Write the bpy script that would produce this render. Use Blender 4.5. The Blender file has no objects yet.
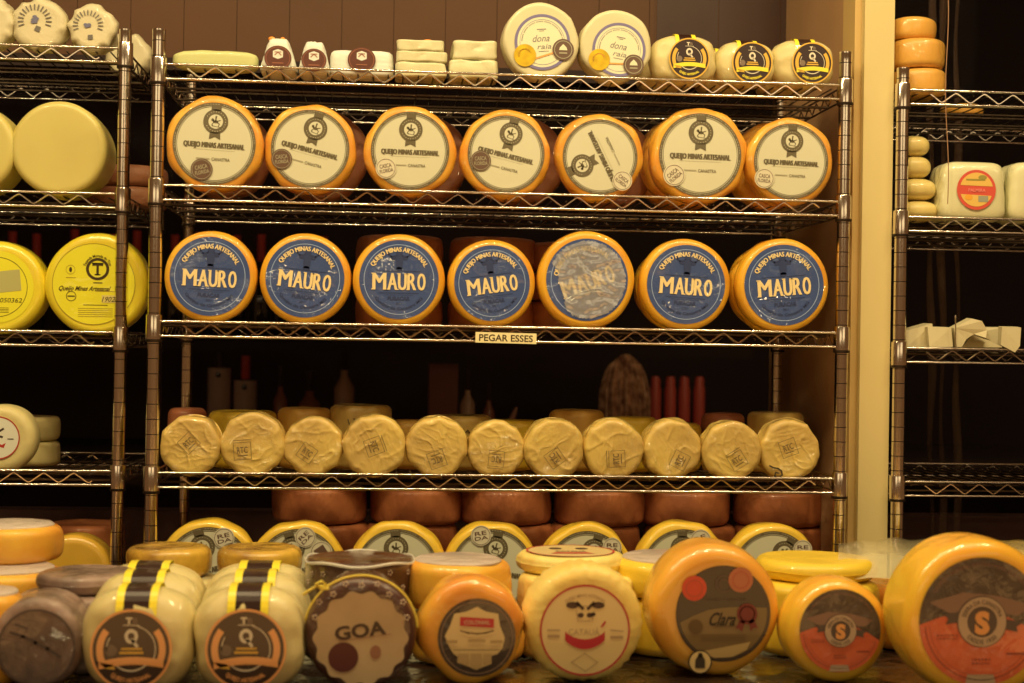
import bpy, math, random
from mathutils import Vector, Matrix, noise
random.seed(7)
PI = math.pi
scn = bpy.context.scene
COL = scn.collection

# ------------------------------------------------------------------ camera
CC = Vector((-0.20648, -2.57956, 0.216216)); YAW, PIT, ROL, FP = 0.0848960, 0.00517719, 0.01583714, 1512.057
F = Vector((math.sin(YAW)*math.cos(PIT), math.cos(YAW)*math.cos(PIT), math.sin(PIT)))
Rt = Vector((math.cos(YAW), -math.sin(YAW), 0)); Up = Rt.cross(F)
R2 = Rt*math.cos(ROL)+Up*math.sin(ROL); U2 = Up*math.cos(ROL)-Rt*math.sin(ROL)
cam = bpy.data.cameras.new('camera'); co = bpy.data.objects.new('camera', cam); COL.objects.link(co)
M = Matrix.Identity(4)
for i in range(3):
    M[i][0] = R2[i]; M[i][1] = U2[i]; M[i][2] = -F[i]; M[i][3] = CC[i]
co.matrix_world = M
cam.sensor_width = 36; cam.lens = FP/1024*36; cam.clip_start = .05
cam.dof.use_dof = True; cam.dof.focus_distance = 2.6; cam.dof.aperture_fstop = 4.6
scn.camera = co

def P(px, py, Y):                      # point of the place seen at (px,py), on the plane y = Y
    d = F + R2*((px-512)/FP) + U2*((341.5-py)/FP)
    return CC + d*((Y-CC.y)/d.y)
def S(px, py, Y):                      # metres per pixel there
    return (P(px, py, Y)-CC).dot(F)/FP

# ------------------------------------------------------------------ materials
LT = (1.0, .83, .52)                   # tint of the shop lamps
def lin(c): c /= 255.; return c/12.92 if c <= .04045 else ((c+.055)/1.055)**2.4
def alb(r, g, b, E=.80):
    return tuple(min(.93, max(.004, lin(v)/(E*1.09*t))) for v, t in zip((r, g, b), LT))+(1,)
MATS = {}
def mat(name, c, rough=.5, metal=0, coat=0, crough=.05, bump=0, bscale=60, cbump=0, cscale=25, var=0, vscale=12, c2=None, sub=0, spec=.5, E=.80, emit=0):
    if name in MATS: return MATS[name]
    m = bpy.data.materials.new(name); MATS[name] = m; m.use_nodes = True
    N = m.node_tree.nodes; L = m.node_tree.links; b = N['Principled BSDF']
    a = alb(*c, E=E); b.inputs['Base Color'].default_value = a
    b.inputs['Roughness'].default_value = rough; b.inputs['Metallic'].default_value = metal
    b.inputs['Coat Weight'].default_value = coat; b.inputs['Coat Roughness'].default_value = crough
    b.inputs['Specular IOR Level'].default_value = spec
    tc = N.new('ShaderNodeTexCoord')
    if sub: b.inputs['Subsurface Weight'].default_value = sub; b.inputs['Subsurface Radius'].default_value = (.02, .01, .004); b.inputs['Subsurface Scale'].default_value = .5
    if var or c2:
        n = N.new('ShaderNodeTexNoise'); n.inputs['Scale'].default_value = vscale; n.inputs['Detail'].default_value = 5
        L.new(tc.outputs['Object'], n.inputs['Vector'])
        r = N.new('ShaderNodeValToRGB'); r.color_ramp.elements[0].position = .35; r.color_ramp.elements[1].position = .68
        cc = alb(*c2, E=E) if c2 else tuple(v*(1-var) for v in a[:3])+(1,)
        r.color_ramp.elements[0].color = cc; r.color_ramp.elements[1].color = a
        L.new(n.outputs['Fac'], r.inputs['Fac']); L.new(r.outputs['Color'], b.inputs['Base Color'])
    if bump:
        n = N.new('ShaderNodeTexNoise'); n.inputs['Scale'].default_value = bscale; n.inputs['Detail'].default_value = 4
        L.new(tc.outputs['Object'], n.inputs['Vector'])
        q = N.new('ShaderNodeBump'); q.inputs['Strength'].default_value = bump; q.inputs['Distance'].default_value = .003
        L.new(n.outputs['Fac'], q.inputs['Height']); L.new(q.outputs['Normal'], b.inputs['Normal'])
    if cbump:                          # loose clear wrap: patches of fine wrinkles between smooth areas
        n = N.new('ShaderNodeTexNoise'); n.inputs['Scale'].default_value = cscale*1.6; n.inputs['Detail'].default_value = 3; n.inputs['Distortion'].default_value = 1.5
        k = N.new('ShaderNodeTexNoise'); k.inputs['Scale'].default_value = cscale*.55; k.inputs['Detail'].default_value = 1
        oi = N.new('ShaderNodeObjectInfo'); ad = N.new('ShaderNodeVectorMath'); ad.operation = 'ADD'; mu = N.new('ShaderNodeMath'); mu.operation = 'MULTIPLY'; mu.inputs[1].default_value = 37.0
        L.new(oi.outputs['Random'], mu.inputs[0]); L.new(tc.outputs['Object'], ad.inputs[0]); L.new(mu.outputs[0], ad.inputs[1])
        L.new(ad.outputs[0], n.inputs['Vector']); L.new(ad.outputs[0], k.inputs['Vector'])
        r = N.new('ShaderNodeMapRange'); r.inputs['From Min'].default_value = .47; r.inputs['From Max'].default_value = .66; r.inputs['To Min'].default_value = .08
        L.new(k.outputs['Fac'], r.inputs['Value']); x = N.new('ShaderNodeMath'); x.operation = 'MULTIPLY'
        L.new(n.outputs['Fac'], x.inputs[0]); L.new(r.outputs[0], x.inputs[1])
        q = N.new('ShaderNodeBump'); q.inputs['Strength'].default_value = min(1, cbump*1.3); q.inputs['Distance'].default_value = .030
        L.new(x.outputs[0], q.inputs['Height']); L.new(q.outputs['Normal'], b.inputs['Coat Normal'])
    return m
def film_mat(name, c, alpha, rough=.15, bump=.6, scale=40):
    if name in MATS: return MATS[name]
    m = mat(name, c, rough=rough, bump=bump, bscale=scale, coat=1, crough=.1)
    m.node_tree.nodes['Principled BSDF'].inputs['Alpha'].default_value = alpha
    return m
W = dict(coat=.8, cbump=.5)            # cheese under clear wrap
def ring_lines(name, *a, **k): return mat(name, *a, **k)

chrome = mat('chrome', (235, 225, 215), rough=.16, metal=1, E=1.0)
chrome.node_tree.nodes['Principled BSDF'].inputs['Base Color'].default_value = (.78, .72, .64, 1)
chrome_dim = mat('deck_chrome_shaded', (120, 95, 70), rough=.3, metal=1, E=1.0)  # darker copy of the chrome, shade under the shelves put into its colour
chrome_dim.node_tree.nodes['Principled BSDF'].inputs['Base Color'].default_value = (.13, .10, .07, 1)
groove = mat('groove', (50, 35, 20), rough=.5, metal=.6)

# ------------------------------------------------------------------ mesh builder
class MB:
    def __init__(s): s.v = []; s.f = []; s.m = []
    def add(s, vs, fs, mi=0):
        o = len(s.v); s.v += [tuple(v) for v in vs]
        for f in fs: s.f.append(tuple(i+o for i in f)); s.m.append(mi)
        return s
    def box(s, a, b, mi=0):
        x0, y0, z0 = a; x1, y1, z1 = b
        return s.add([(x0,y0,z0),(x1,y0,z0),(x1,y1,z0),(x0,y1,z0),(x0,y0,z1),(x1,y0,z1),(x1,y1,z1),(x0,y1,z1)],
            [(0,3,2,1),(4,5,6,7),(0,1,5,4),(1,2,6,5),(2,3,7,6),(3,0,4,7)], mi)
    def lathe(s, prof, seg=48, mi=0, fn=None, mis=None):
        vs = []; fs = []; n = len(prof); ms = []
        for i, (r, z) in enumerate(prof):
            for k in range(seg):
                t = 2*PI*k/seg; x, y, zz = r*math.cos(t), r*math.sin(t), z
                if fn: x, y, zz = fn(x, y, zz, t)
                vs.append((x, y, zz))
        for i in range(n-1):
            for k in range(seg):
                k2 = (k+1) % seg
                fs.append((i*seg+k, (i+1)*seg+k, (i+1)*seg+k2, i*seg+k2)); ms.append(mis[i] if mis else mi)
        o = len(s.v); s.v += vs
        for f, mm in zip(fs, ms): s.f.append(tuple(i+o for i in f)); s.m.append(mm)
        s.f.append(tuple(o+k for k in range(seg))); s.m.append(ms[0])
        s.f.append(tuple(o+(n-1)*seg+k for k in reversed(range(seg)))); s.m.append(ms[-1])
        return s
    def tube(s, pts, r, seg=8, mi=0):
        pts = [Vector(p) for p in pts]; vs = []; fs = []; n = len(pts); prev = None
        for i, p in enumerate(pts):
            d = (pts[min(i+1, n-1)]-pts[max(i-1, 0)]).normalized()
            a = prev if prev is not None else (Vector((0,0,1)) if abs(d.z) < .9 else Vector((1,0,0)))
            u = (a-d*a.dot(d)).normalized(); w = d.cross(u); prev = u
            for k in range(seg):
                t = 2*PI*k/seg; vs.append(p+u*(r*math.cos(t))+w*(r*math.sin(t)))
        for i in range(n-1):
            for k in range(seg):
                k2 = (k+1) % seg; fs.append((i*seg+k, i*seg+k2, (i+1)*seg+k2, (i+1)*seg+k))
        fs.append(tuple(reversed(range(seg)))); fs.append(tuple((n-1)*seg+k for k in range(seg)))
        return s.add(vs, fs, mi)
    def blob(s, hw, hd, hh, p=5, n=12, fn=None, mi=0, c=(0,0,0)):   # rounded box / ball, centre c
        vs = []; fs = []; idx = {}
        def vid(q):
            key = tuple(round(v, 5) for v in q)
            if key not in idx:
                idx[key] = len(vs); u = Vector(q).normalized()
                k = (abs(u.x)**p+abs(u.y)**p+abs(u.z)**p)**(-1/p); u = u*k
                v = Vector((u.x*hw, u.y*hd, u.z*hh))
                if fn: v = Vector(fn(v, u))
                vs.append(v+Vector(c))
            return idx[key]
        for ax in range(3):
            for sg in (-1, 1):
                for i in range(n):
                    for j in range(n):
                        q = []
                        for a, b in ((i,j),(i+1,j),(i+1,j+1),(i,j+1)):
                            t = [0,0,0]; t[ax] = sg; t[(ax+1)%3] = math.tan((a/n*2-1)*PI/4); t[(ax+2)%3] = math.tan((b/n*2-1)*PI/4); q.append(vid(t))
                        fs.append(tuple(q) if sg > 0 else tuple(reversed(q)))
        return s.add(vs, fs, mi)
def mk(name, mb, mats, parent=None, loc=(0,0,0), rot=(0,0,0), smooth=True):
    me = bpy.data.meshes.new(name); me.from_pydata(mb.v, [], mb.f); 
    if not isinstance(mats, (list, tuple)): mats = [mats]
    for m in mats: me.materials.append(m)
    me.polygons.foreach_set('material_index', mb.m)
    if smooth: me.polygons.foreach_set('use_smooth', [True]*len(mb.f))
    me.update()
    if smooth == 'auto' or smooth is True:
        try: me.set_sharp_from_angle(angle=math.radians(50))
        except Exception: pass
    o = bpy.data.objects.new(name, me); COL.objects.link(o)
    if parent: o.parent = parent
    o.location = loc; o.rotation_euler = rot
    return o
def tag(o, label=None, cat=None, group=None, kind=None):
    if label: o['label'] = label
    if cat: o['category'] = cat
    if group: o['group'] = group
    if kind: o['kind'] = kind
    return o
def thing(name, label, cat, loc, rz=0, group=None, tilt=0):
    o = bpy.data.objects.new(name, None); COL.objects.link(o); o.empty_display_size = .02
    o.location = loc; o.rotation_euler = (tilt, 0, rz); return tag(o, label, cat, group)
def dup(o, loc=None, label=None, rz=None, parent=None, scale=None):
    c = o.copy(); COL.objects.link(c)
    if parent: c.parent = parent
    if loc is not None: c.location = loc
    if rz is not None: c.rotation_euler = (c.rotation_euler[0], 0, rz)
    if scale is not None: c.scale = (scale,)*3 if not isinstance(scale, tuple) else scale
    if label: c['label'] = label
    for ch in list(o.children): dup(ch, parent=c)
    return c
def spin(root, a):                     # turn an upright wheel about its own axis
    for ch in root.children: ch.rotation_euler = (PI/2, -math.radians(a), 0)

def nz(x, y, z, s, seed=0): return noise.noise(Vector((x*s+seed*7.3, y*s+seed*3.1, z*s-seed*5.7)))
def rdg(x, y, z, s, seed=0): return 1-2*abs(nz(x, y, z, s, seed))

# ------------------------------------------------------------------ flat lettering and marks
_tc = {}
def text_geo(s, bold):
    k = (s, bold)
    if k not in _tc:
        cu = bpy.data.curves.new('t', 'FONT'); cu.body = s; cu.size = 1; cu.offset = bold; cu.resolution_u = 3
        ob = bpy.data.objects.new('t', cu); COL.objects.link(ob); bpy.context.view_layer.update()
        me = bpy.data.meshes.new_from_object(ob)
        _tc[k] = ([tuple(v.co) for v in me.vertices], [tuple(p.vertices) for p in me.polygons])
        bpy.data.objects.remove(ob); bpy.data.curves.remove(cu); bpy.data.meshes.remove(me)
    return _tc[k]
class Ink:                             # marks printed in a local plane; unit = u metres
    def __init__(s, mb, u=1, z=0, cx=0, cy=0, rot=0):
        s.mb, s.u, s.z, s.cx, s.cy, s.c, s.s = mb, u, z, cx, cy, math.cos(math.radians(rot)), math.sin(math.radians(rot))
    def pt(s, x, y, dz=0): return ((s.cx+x*s.c-y*s.s)*s.u, (s.cy+x*s.s+y*s.c)*s.u, s.z+dz)
    def poly(s, pts, mi=0, dz=0): s.mb.add([s.pt(x, y, dz) for x, y in pts], [tuple(range(len(pts)))], mi)
    def disc(s, x, y, r, mi=0, n=40, dz=0, ry=None):
        s.poly([(x+r*math.cos(2*PI*k/n), y+(ry or r)*math.sin(2*PI*k/n)) for k in range(n)], mi, dz)
    def ring(s, x, y, r0, r1, mi=0, a0=0, a1=360, n=64, dz=0, ey=1):
        vs = []; fs = []
        for k in range(n+1):
            t = math.radians(a0+(a1-a0)*k/n)
            vs += [s.pt(x+r0*math.cos(t), y+ey*r0*math.sin(t), dz), s.pt(x+r1*math.cos(t), y+ey*r1*math.sin(t), dz)]
        for k in range(n): fs.append((2*k, 2*k+1, 2*k+3, 2*k+2))
        s.mb.add(vs, fs, mi)
    def line(s, pts, w, mi=0, dz=0):
        for (x0, y0), (x1, y1) in zip(pts, pts[1:]):
            d = math.hypot(x1-x0, y1-y0) or 1e-6; ux, uy = (x1-x0)/d*w/2, (y1-y0)/d*w/2
            s.poly([(x0-ux+uy, y0-uy-ux), (x1+ux+uy, y1+uy-ux), (x1+ux-uy, y1+uy+ux), (x0-ux-uy, y0-uy+ux)], mi, dz)
    def text(s, t, w, h, x=0, y=0, mi=0, bold=.02, dz=0, slant=0):
        v, f = text_geo(t, bold)
        x0 = min(a[0] for a in v); x1 = max(a[0] for a in v); y0 = 0; y1 = max(a[1] for a in v)
        s.mb.add([s.pt(x+((a[0]-x0)/(x1-x0)-.5)*w+slant*((a[1]-y0)/(y1-y0)-.5)*h, y+((a[1]-y0)/(y1-y0)-.5)*h, dz) for a in v], f, mi)
    def arc(s, t, r, h, span, mid=90, x=0, y=0, mi=0, bold=.02, dz=0, inner=False):
        v, f = text_geo(t, bold)
        x0 = min(a[0] for a in v); x1 = max(a[0] for a in v); y0 = 0; y1 = max(a[1] for a in v)
        out = []
        for a in v:
            q = (a[0]-x0)/(x1-x0)-.5; e = ((a[1]-y0)/(y1-y0)-.5)*h
            an = math.radians(mid+(q*span if inner else -q*span)); rr = r-e if inner else r+e
            out.append(s.pt(x+rr*math.cos(an), y+rr*math.sin(an), dz))
        s.mb.add(out, f, mi)
    def scribble(s, x, y, w, h, mi=0, rows=2, t='—', th=.4):       # unreadably small print
        for i in range(rows):
            yy = y+h*(.5-(i+.5)/rows); xx = x-w/2
            while xx < x+w/2:
                l = random.uniform(.04, .11)*max(w, .4); l = min(l, x+w/2-xx)
                s.poly([(xx, yy-h/rows*th/2), (xx+l, yy-h/rows*th/2), (xx+l, yy+h/rows*th/2), (xx, yy+h/rows*th/2)], mi)
                xx += l+.02
# ------------------------------------------------------------------ wheel shapes
def wheel_prof(R, t, e, bulge=.012, n=6, inner=4):
    pr = [(.001, 0)]+[((R-e)*(1-(.2 if inner < 6 else .97)*(inner-i)/inner), 0) for i in range(inner+1)]
    for i in range(1, n+1):
        a = PI/2*i/n; pr.append((R-e+e*math.sin(a), -e+e*math.cos(a)))
    for i in range(1, 6): pr.append((R*(1+bulge*math.sin(PI*i/6)), -e-(t-2*e)*i/6))
    for i in range(0, n+1):
        a = PI/2*i/n; pr.append((R-e+e*math.cos(a), -t+e-e*math.sin(a)))
    return pr+[(.001, -t)]
def wheel_mb(R, t, e, amp=.0012, scale=25, seed=0, seg=64, keep=0, facets=0, famp=0, bulge=.012, ribs=0, ramp=0, crease=0, inner=4):
    mb = MB()
    def fn(x, y, z, th):
        r = math.hypot(x, y)
        if r < 1e-3: return x, y, z
        w = min(1, max(0, (r-keep)/(R*.06+1e-6))) if z > -e*.3 else 1
        d = amp*nz(x, y, z, scale, seed)*w*1.6
        if facets: d += famp*w*(rdg(math.cos(th), math.sin(th), z*6, facets, seed)-.4)
        if ribs: d += ramp*math.cos(th*ribs)*(1 if z < 0 else 0)
        k = (r+d)/r
        if crease and z > -t*.5: z += crease*(max(0, rdg(x, y+x*.5, z*.3, scale*.8, seed+5))**5+.6*max(0, rdg(x*.5, y*1.6, 0, scale*1.6, seed+6))**5)*min(1, (R-r)/(R*.1)+.2)
        return x*k, y*k, z+amp*.5*nz(x, y, z, scale*.8, seed+3)*w*(1 if z > -t*.5 else -1)
    return mb.lathe(wheel_prof(R, t, e, bulge, 6, inner), seg, 0, fn)

# ------------------------------------------------------------------ the racks
def post_mb(z0, z1, zr=0, r=.0112):
    mb = MB(); pr = [(.001, z0), (r, z0)]; mis = [0, 0]
    z = zr+math.ceil((z0-zr+.01)/.0254)*.0254
    while z < z1-.012:
        pr += [(r, z-.0007), (r-.0007, z-.0005), (r-.0007, z+.0005), (r, z+.0007)]; mis += [0, 1, 1, 1]; z += .0254
    pr += [(r, z1-.006), (r+.0003, z1-.005), (r+.0002, z1-.001), (r*.75, z1), (.001, z1)]
    mis = []
    for (ra, za), (rb, zb) in zip(pr, pr[1:]): mis.append(1 if min(ra, rb) < r-.0003 and ra > .005 and rb > .005 and zb < z1-.01 else 0)
    return mb.lathe([(a, b) for a, b in pr][::-1], 20, 0, mis=mis[::-1])
def collar_mb():
    return MB().lathe([(.001, .0105), (.0134, .0105), (.0138, .0095), (.0140, -.030), (.0140, -.0302), (.0143, -.0335), (.0135, -.035), (.001, -.035)][::1], 24, 0, mis=[0,0,0,0,1,1,1])
def rack(label, x0, x1, y0, y1, zs, ztop, zigphase=.03, zbot=-1.3, decks=(-.0055,)*5):
    t = thing('wire_rack', label, 'rack', ((x0+x1)/2, (y0+y1)/2, zbot))
    bx, by, bz = t.location
    xs = (x0-bx, x1-bx); ys = (y0-by, y1-by)
    for x in xs:
        for y in ys: mk('post', post_mb(0, ztop-bz, zs[1]-.012-bz), [chrome, groove], t, (x, y, 0))
    RR = .0023
    for z, dk_ in zip(zs, decks):
        d = MB()
        n = int((x1-x0-.05)/.0254); 
        for k in range(n+1):
            xx = xs[0]+.025+(x1-x0-.05)*k/n
            d.tube([(xx, ys[0]-.0005, dk_-.0013), (xx, ys[1]+.0005, dk_-.0013)], .0013, 5)
        for q in (.22, .5, .78):
            yy = ys[0]+(ys[1]-ys[0])*q
            d.tube([(xs[0], yy, dk_-.0047), (xs[1], yy, dk_-.0047)], .0023, 6)
            d.tube([(xs[0], yy, -.024), (xs[1], yy, -.024)], .0023, 6)
        sh = mk('shelf', d, chrome_dim, t, (0, 0, z-bz)); tag(sh, 'chrome wire shelf deck')
        for k, yy in enumerate((ys[0]-.004, ys[1]+.004)):
            r = MB()
            for zz in (0, -.0245): r.tube([(xs[0]+.011, yy, zz), (xs[1]-.011, yy, zz)], RR, 8)
            mk('front_rail' if k == 0 else 'back_rail', r, chrome, sh)
            w = MB(); pts = []; xx = xs[0]+.048; per = .0515; xe = xs[1]-.043; i = 0
            a = []
            while xx < xe:
                ph = (xx-xs[0]-zigphase)/per*2*PI
                tri = 2/PI*math.asin(math.sin(ph)*.97); a.append((xx, yy, -.0122+.0098*tri)); xx += per/16
            w.tube(a, .0014, 6); mk('truss_wire', w, chrome, sh)
        for x in xs:
            r = MB()
            for zz in (0, -.0245): r.tube([(x, ys[0]+.01, zz), (x, ys[1]-.01, zz)], RR, 8)
            yy = ys[0]+.03; a = []
            while yy < ys[1]-.03:
                a.append((x, yy, -.0122+.0098*2/PI*math.asin(math.sin(yy/.0515*2*PI)*.97))); yy += .0515/12
            r.tube(a, .0014, 6); mk('side_rail', r, chrome, sh)
            for y in ys: mk('collar', collar_mb(), [chrome, groove], sh, (x, y, 0))
    return t
MZ = [.6858, .4826, .254, 0, -.238]
rack('chrome wire rack in the centre holding the rows of labelled wheels', -.59, .59, 0, .43, MZ, .745, decks=(-.0055, -.0095, -.0010, -.0055, -.0055))
LY = .14
lx = P(121, 300, LY).x
LZ = [P(112, y, LY).z for y in (48.5, 194, 332.5, 471)]+[P(112, 612, LY).z]
rack('chrome wire rack cut off by the left edge of the picture', lx-1.18, lx, LY, LY+.43, LZ, P(121, 29, LY).z, .01)
rx = P(900, 300, 0).x
RZ = [P(905, y, 0).z for y in (90, 217, 348, 481.5)]+[P(905, 620, 0).z]
rack('chrome wire rack in front of dark glass, right of the pale pillar', rx, rx+1.18, 0, .43, RZ, P(900, 67.5, 0).z, .03)
TOP = -.0055

# ------------------------------------------------------------------ the setting
def struct(name, mb, m): return tag(mk(name, mb, m, smooth=False), kind='structure')
wallm = mat('wall_brown', (112, 62, 14), rough=.6, var=.12, vscale=3, E=1.4, bump=.2, bscale=20)
pil_m = mat('pillar_paint', (204, 173, 98), rough=.6, var=.05, vscale=2, E=.78)
side_m = mat('partition_paint', (160, 116, 66), rough=.5, var=.15, vscale=4, E=.62)
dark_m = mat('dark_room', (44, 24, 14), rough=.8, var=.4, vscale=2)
floor_m = mat('floor_tile', (90, 60, 38), rough=.4, var=.3, vscale=4)
BW = .50
struct('floor', MB().box((-4, -5, -1.36), (4, 3.4, -1.3)), floor_m)
px0 = P(863, 300, .0).x; px1 = P(893, 300, .0).x
pxb = P(797, 30, BW).x
# panelled wall over the glass, with upright boards
xdk = P(655, 30, BW).x
mb = MB(); x = -2.4
while x < xdk-.01:
    w = min(.105, xdk-x); mb.box((x, BW, .79), (x+w-.0015, BW+.05, 2.0)); x += .105
mb.box((-2.4, BW+.0025, .79), (pxb, BW+.06, 2.0))
struct('wall_back', mb, wallm)
mb = MB(); x = xdk+.004
while x < pxb-.01: w = min(.13, pxb-x); mb.box((x, BW+.001, .79), (x+w-.002, BW+.05, 2.0)); x += .13
struct('wall_panel', mb, mat('wall_dark_brown', (70, 38, 20), rough=.5, var=.2, E=1.0))
struct('trim_1', MB().box((-2.4, BW-.006, .765), (pxb, BW+.05, .79)), dark_m)
struct('wall_low', MB().box((-2.4, BW+.02, -1.3), (2.4, BW+.08, -.12)), mat('wall_low_brown', (70, 36, 22), rough=.6, var=.3))
# partition between middle and right rack: pale pillar in front, painted side
mb = MB(); v = [(px0, .012, -1.3), (px1, .012, -1.3), (px1, BW+.1, -1.3), (px0+.002, BW+.1, -1.3)]
mb.box((px0, .012, -1.3), (px1, .10, 2.0)); struct('wall_pillar', mb, pil_m)
struct('trim_2', MB().box((px0-.012, .03, -1.3), (px0, .10, 2.0)), mat('pillar_edge', (190, 150, 78), rough=.6, E=.75))
struct('wall_partition', MB().box((px0-.010, .10, -1.3), (px1-.01, BW+.1, 2.0)), side_m)
struct('trim_3', MB().box((pxb-.010, BW-.012, .76), (pxb+.004, BW+.0, 2.0)), mat('trim_light', (205, 160, 100), rough=.4, E=.7))
# glass and the unlit room behind it
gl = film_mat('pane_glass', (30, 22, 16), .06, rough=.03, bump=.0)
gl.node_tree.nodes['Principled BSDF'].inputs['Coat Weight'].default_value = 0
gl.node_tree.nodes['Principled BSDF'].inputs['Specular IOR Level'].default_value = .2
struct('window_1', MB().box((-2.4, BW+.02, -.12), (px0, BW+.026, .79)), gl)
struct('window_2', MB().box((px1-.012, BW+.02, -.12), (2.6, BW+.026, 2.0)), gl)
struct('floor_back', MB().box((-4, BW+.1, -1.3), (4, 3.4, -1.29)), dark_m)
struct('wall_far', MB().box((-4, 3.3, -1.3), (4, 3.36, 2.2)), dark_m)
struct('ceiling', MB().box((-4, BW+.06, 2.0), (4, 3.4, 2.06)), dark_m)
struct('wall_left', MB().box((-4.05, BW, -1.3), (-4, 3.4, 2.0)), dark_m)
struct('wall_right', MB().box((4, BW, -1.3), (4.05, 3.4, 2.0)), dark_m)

# ------------------------------------------------------------------ cheeses with the ribbon rosette label
rind_o = mat('rind_orange', (222, 162, 42), rough=.45, var=.28, vscale=14, bump=.35, bscale=55, coat=1, crough=.05, cbump=1, cscale=44, sub=.15, c2=(205, 120, 30))
rind_y = mat('rind_yellow', (228, 168, 34), rough=.4, c2=(208, 132, 26), vscale=8, bump=.2, bscale=40, coat=.8, cbump=.5, cscale=22, sub=.15)
rind_b = mat('rind_brown', (150, 92, 50), rough=.55, c2=(128, 68, 34), vscale=12, bump=.4, bscale=70, coat=.5, cbump=.5, cscale=30)
cream = mat('label_cream', (200, 184, 130), rough=.5, coat=.35, cbump=.12, cscale=10)
olive = mat('label_olive', (96, 80, 46), rough=.5, coat=.35, cbump=.12, cscale=10)
olive_l = mat('label_olive_light', (160, 144, 98), rough=.5)
brownp = mat('sticker_brown', (96, 66, 42), rough=.45, coat=.3)
LAY = .00035
def rosette_label(R):
    a = MB(); k = Ink(a, R, .0008); k.disc(0, 0, 1, 0, 72)
    b = MB(); k = Ink(b, R, .0008+LAY)                       # border
    k.ring(0, 0, .925, 1.0, 0, n=96); k.ring(0, 0, .895, .908, 0, n=96)
    k2 = Ink(b, R, .0008+2*LAY)
    for q in range(92):
        t = 2*PI*q/92
        if q % 7: k2.ring(0, 0, .952, .972, 1, q*360/92, q*360/92+2.2, n=1)
    c = MB(); k = Ink(c, R, .0008+2*LAY)                     # rosette emblem
    k.disc(0, .535, .30, 0, 48); k.poly([(-.12, .80), (.12, .80), (.12, .96), (-.12, .96)], 0)
    k.poly([(-.125, .28), (.125, .28), (.135, .10), (0, .165), (-.135, .10)], 0)
    k = Ink(c, R, .0008+3*LAY); k.disc(0, .535, .175, 1, 36)
    for q in range(24):
        t = 2*PI*q/24
        if q not in (11, 12, 13): k.disc(.238*math.cos(t), .535+.238*math.sin(t), .010, 1, 6)
    k = Ink(c, R, .0008+4*LAY)                               # little horse and rider
    k.disc(0, .53, .062, 0, 14, ry=.036); k.disc(-.075, .575, .034, 0, 12); k.line([(-.05, .54), (-.075, .585)], .035, 0)
    k.line([(-.04, .52), (-.085, .46), (-.06, .42)], .018, 0); k.line([(.04, .52), (.09, .48), (.075, .42)], .018, 0)
    k.line([(.05, .55), (.11, .57)], .02, 0); k.line([(0, .55), (.005, .64)], .035, 0); k.disc(.008, .655, .02, 0, 10)
    k.line([(-.09, .43), (.11, .40)], .012, 0)
    d = MB(); k = Ink(d, R, .0008+2*LAY)
    [k.text('QUEIJO MINAS ARTESANAL', 1.46, .125, d, -.04, 0, .0, .0001+d*.01) for d in (-.012, -.004, .004, .012)]; k.line([(-.5, -.155), (.5, -.155)], .006, 1)
    k.line([(-.40, -.38), (-.10, -.38)], .03, 1); k.text('CANASTRA', .44, .075, .18, -.38, 0, .01)
    return a, b, c, d
def sticker(x, y, r, R, dark, rot, parent, words, tr, rr):
    s = MB(); k = Ink(s, R, .0008+5*LAY); k.disc(x, y, r, 0, 32); k = Ink(s, R, .0008+6*LAY); k.ring(x, y, r*.86, r*.9, 1, n=40)
    k = Ink(s, R, .0008+6*LAY, x, y, rot)
    if words is None: k.poly([(-r*.5, -r*.5), (r*.5, -r*.5), (r*.5, r*.5), (-r*.5, r*.5)], 1)
    else: k.text(words[0], r*1.15, r*.38, 0, r*.24, 1, .01); k.text(words[1], r*1.3, r*.34, 0, -r*.24, 1, .01)
    o = mk('sticker', s, [brownp, olive_l] if dark else [mat('sticker_cream', (206, 186, 134), rough=.4, coat=.3), brownp], parent, tr, rr)
    tag(o, 'round dark brown sticker' if dark else 'small round cream sticker'); return o
RL_ = {}
def rosette_wheel(label, cx, r, Y, zs, a, st=None, group=None, t=.052, lr=.855, rmat=None, seed=0, off=0, yaw=0, plain=False, bodyonly=False):
    p = P(cx, 150 if zs > .4 else (280 if zs > .2 else 560), Y); R = r*S(cx, 300, Y)
    root = thing('round_cheese', label, 'cheese', (p.x, Y, zs+(-.0095 if zs > .4 else -.0010 if zs > .2 else TOP)+.0005), yaw, group)
    rot = (PI/2, -math.radians(a), 0); loc = (0, 0, R)
    mk('rind', wheel_mb(R, t, .012, .0028, 26, seed, keep=R*lr), rmat or rind_o, root, loc, rot)
    if bodyonly: return root
    A, B, C, D = rosette_label(R*lr)
    l = mk('label', A, cream, root, loc, rot)
    mk('label_border', B, [olive, olive_l], l); mk('rosette', C, [olive, cream], l); mk('lettering', D, [olive, olive_l], l)
    for q in (st or []):
        x, y, dk, ro = q[:4]; ar = math.radians(-a)
        x, y = x*math.cos(ar)-y*math.sin(ar), x*math.sin(ar)+y*math.cos(ar); ro -= a
        sticker(x, y, q[4] if len(q) > 4 else .265, R*lr, dk, ro, root, q[5] if len(q) > 5 else ('CASCA', 'FLORIDA'), loc, rot)
    return root
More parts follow.
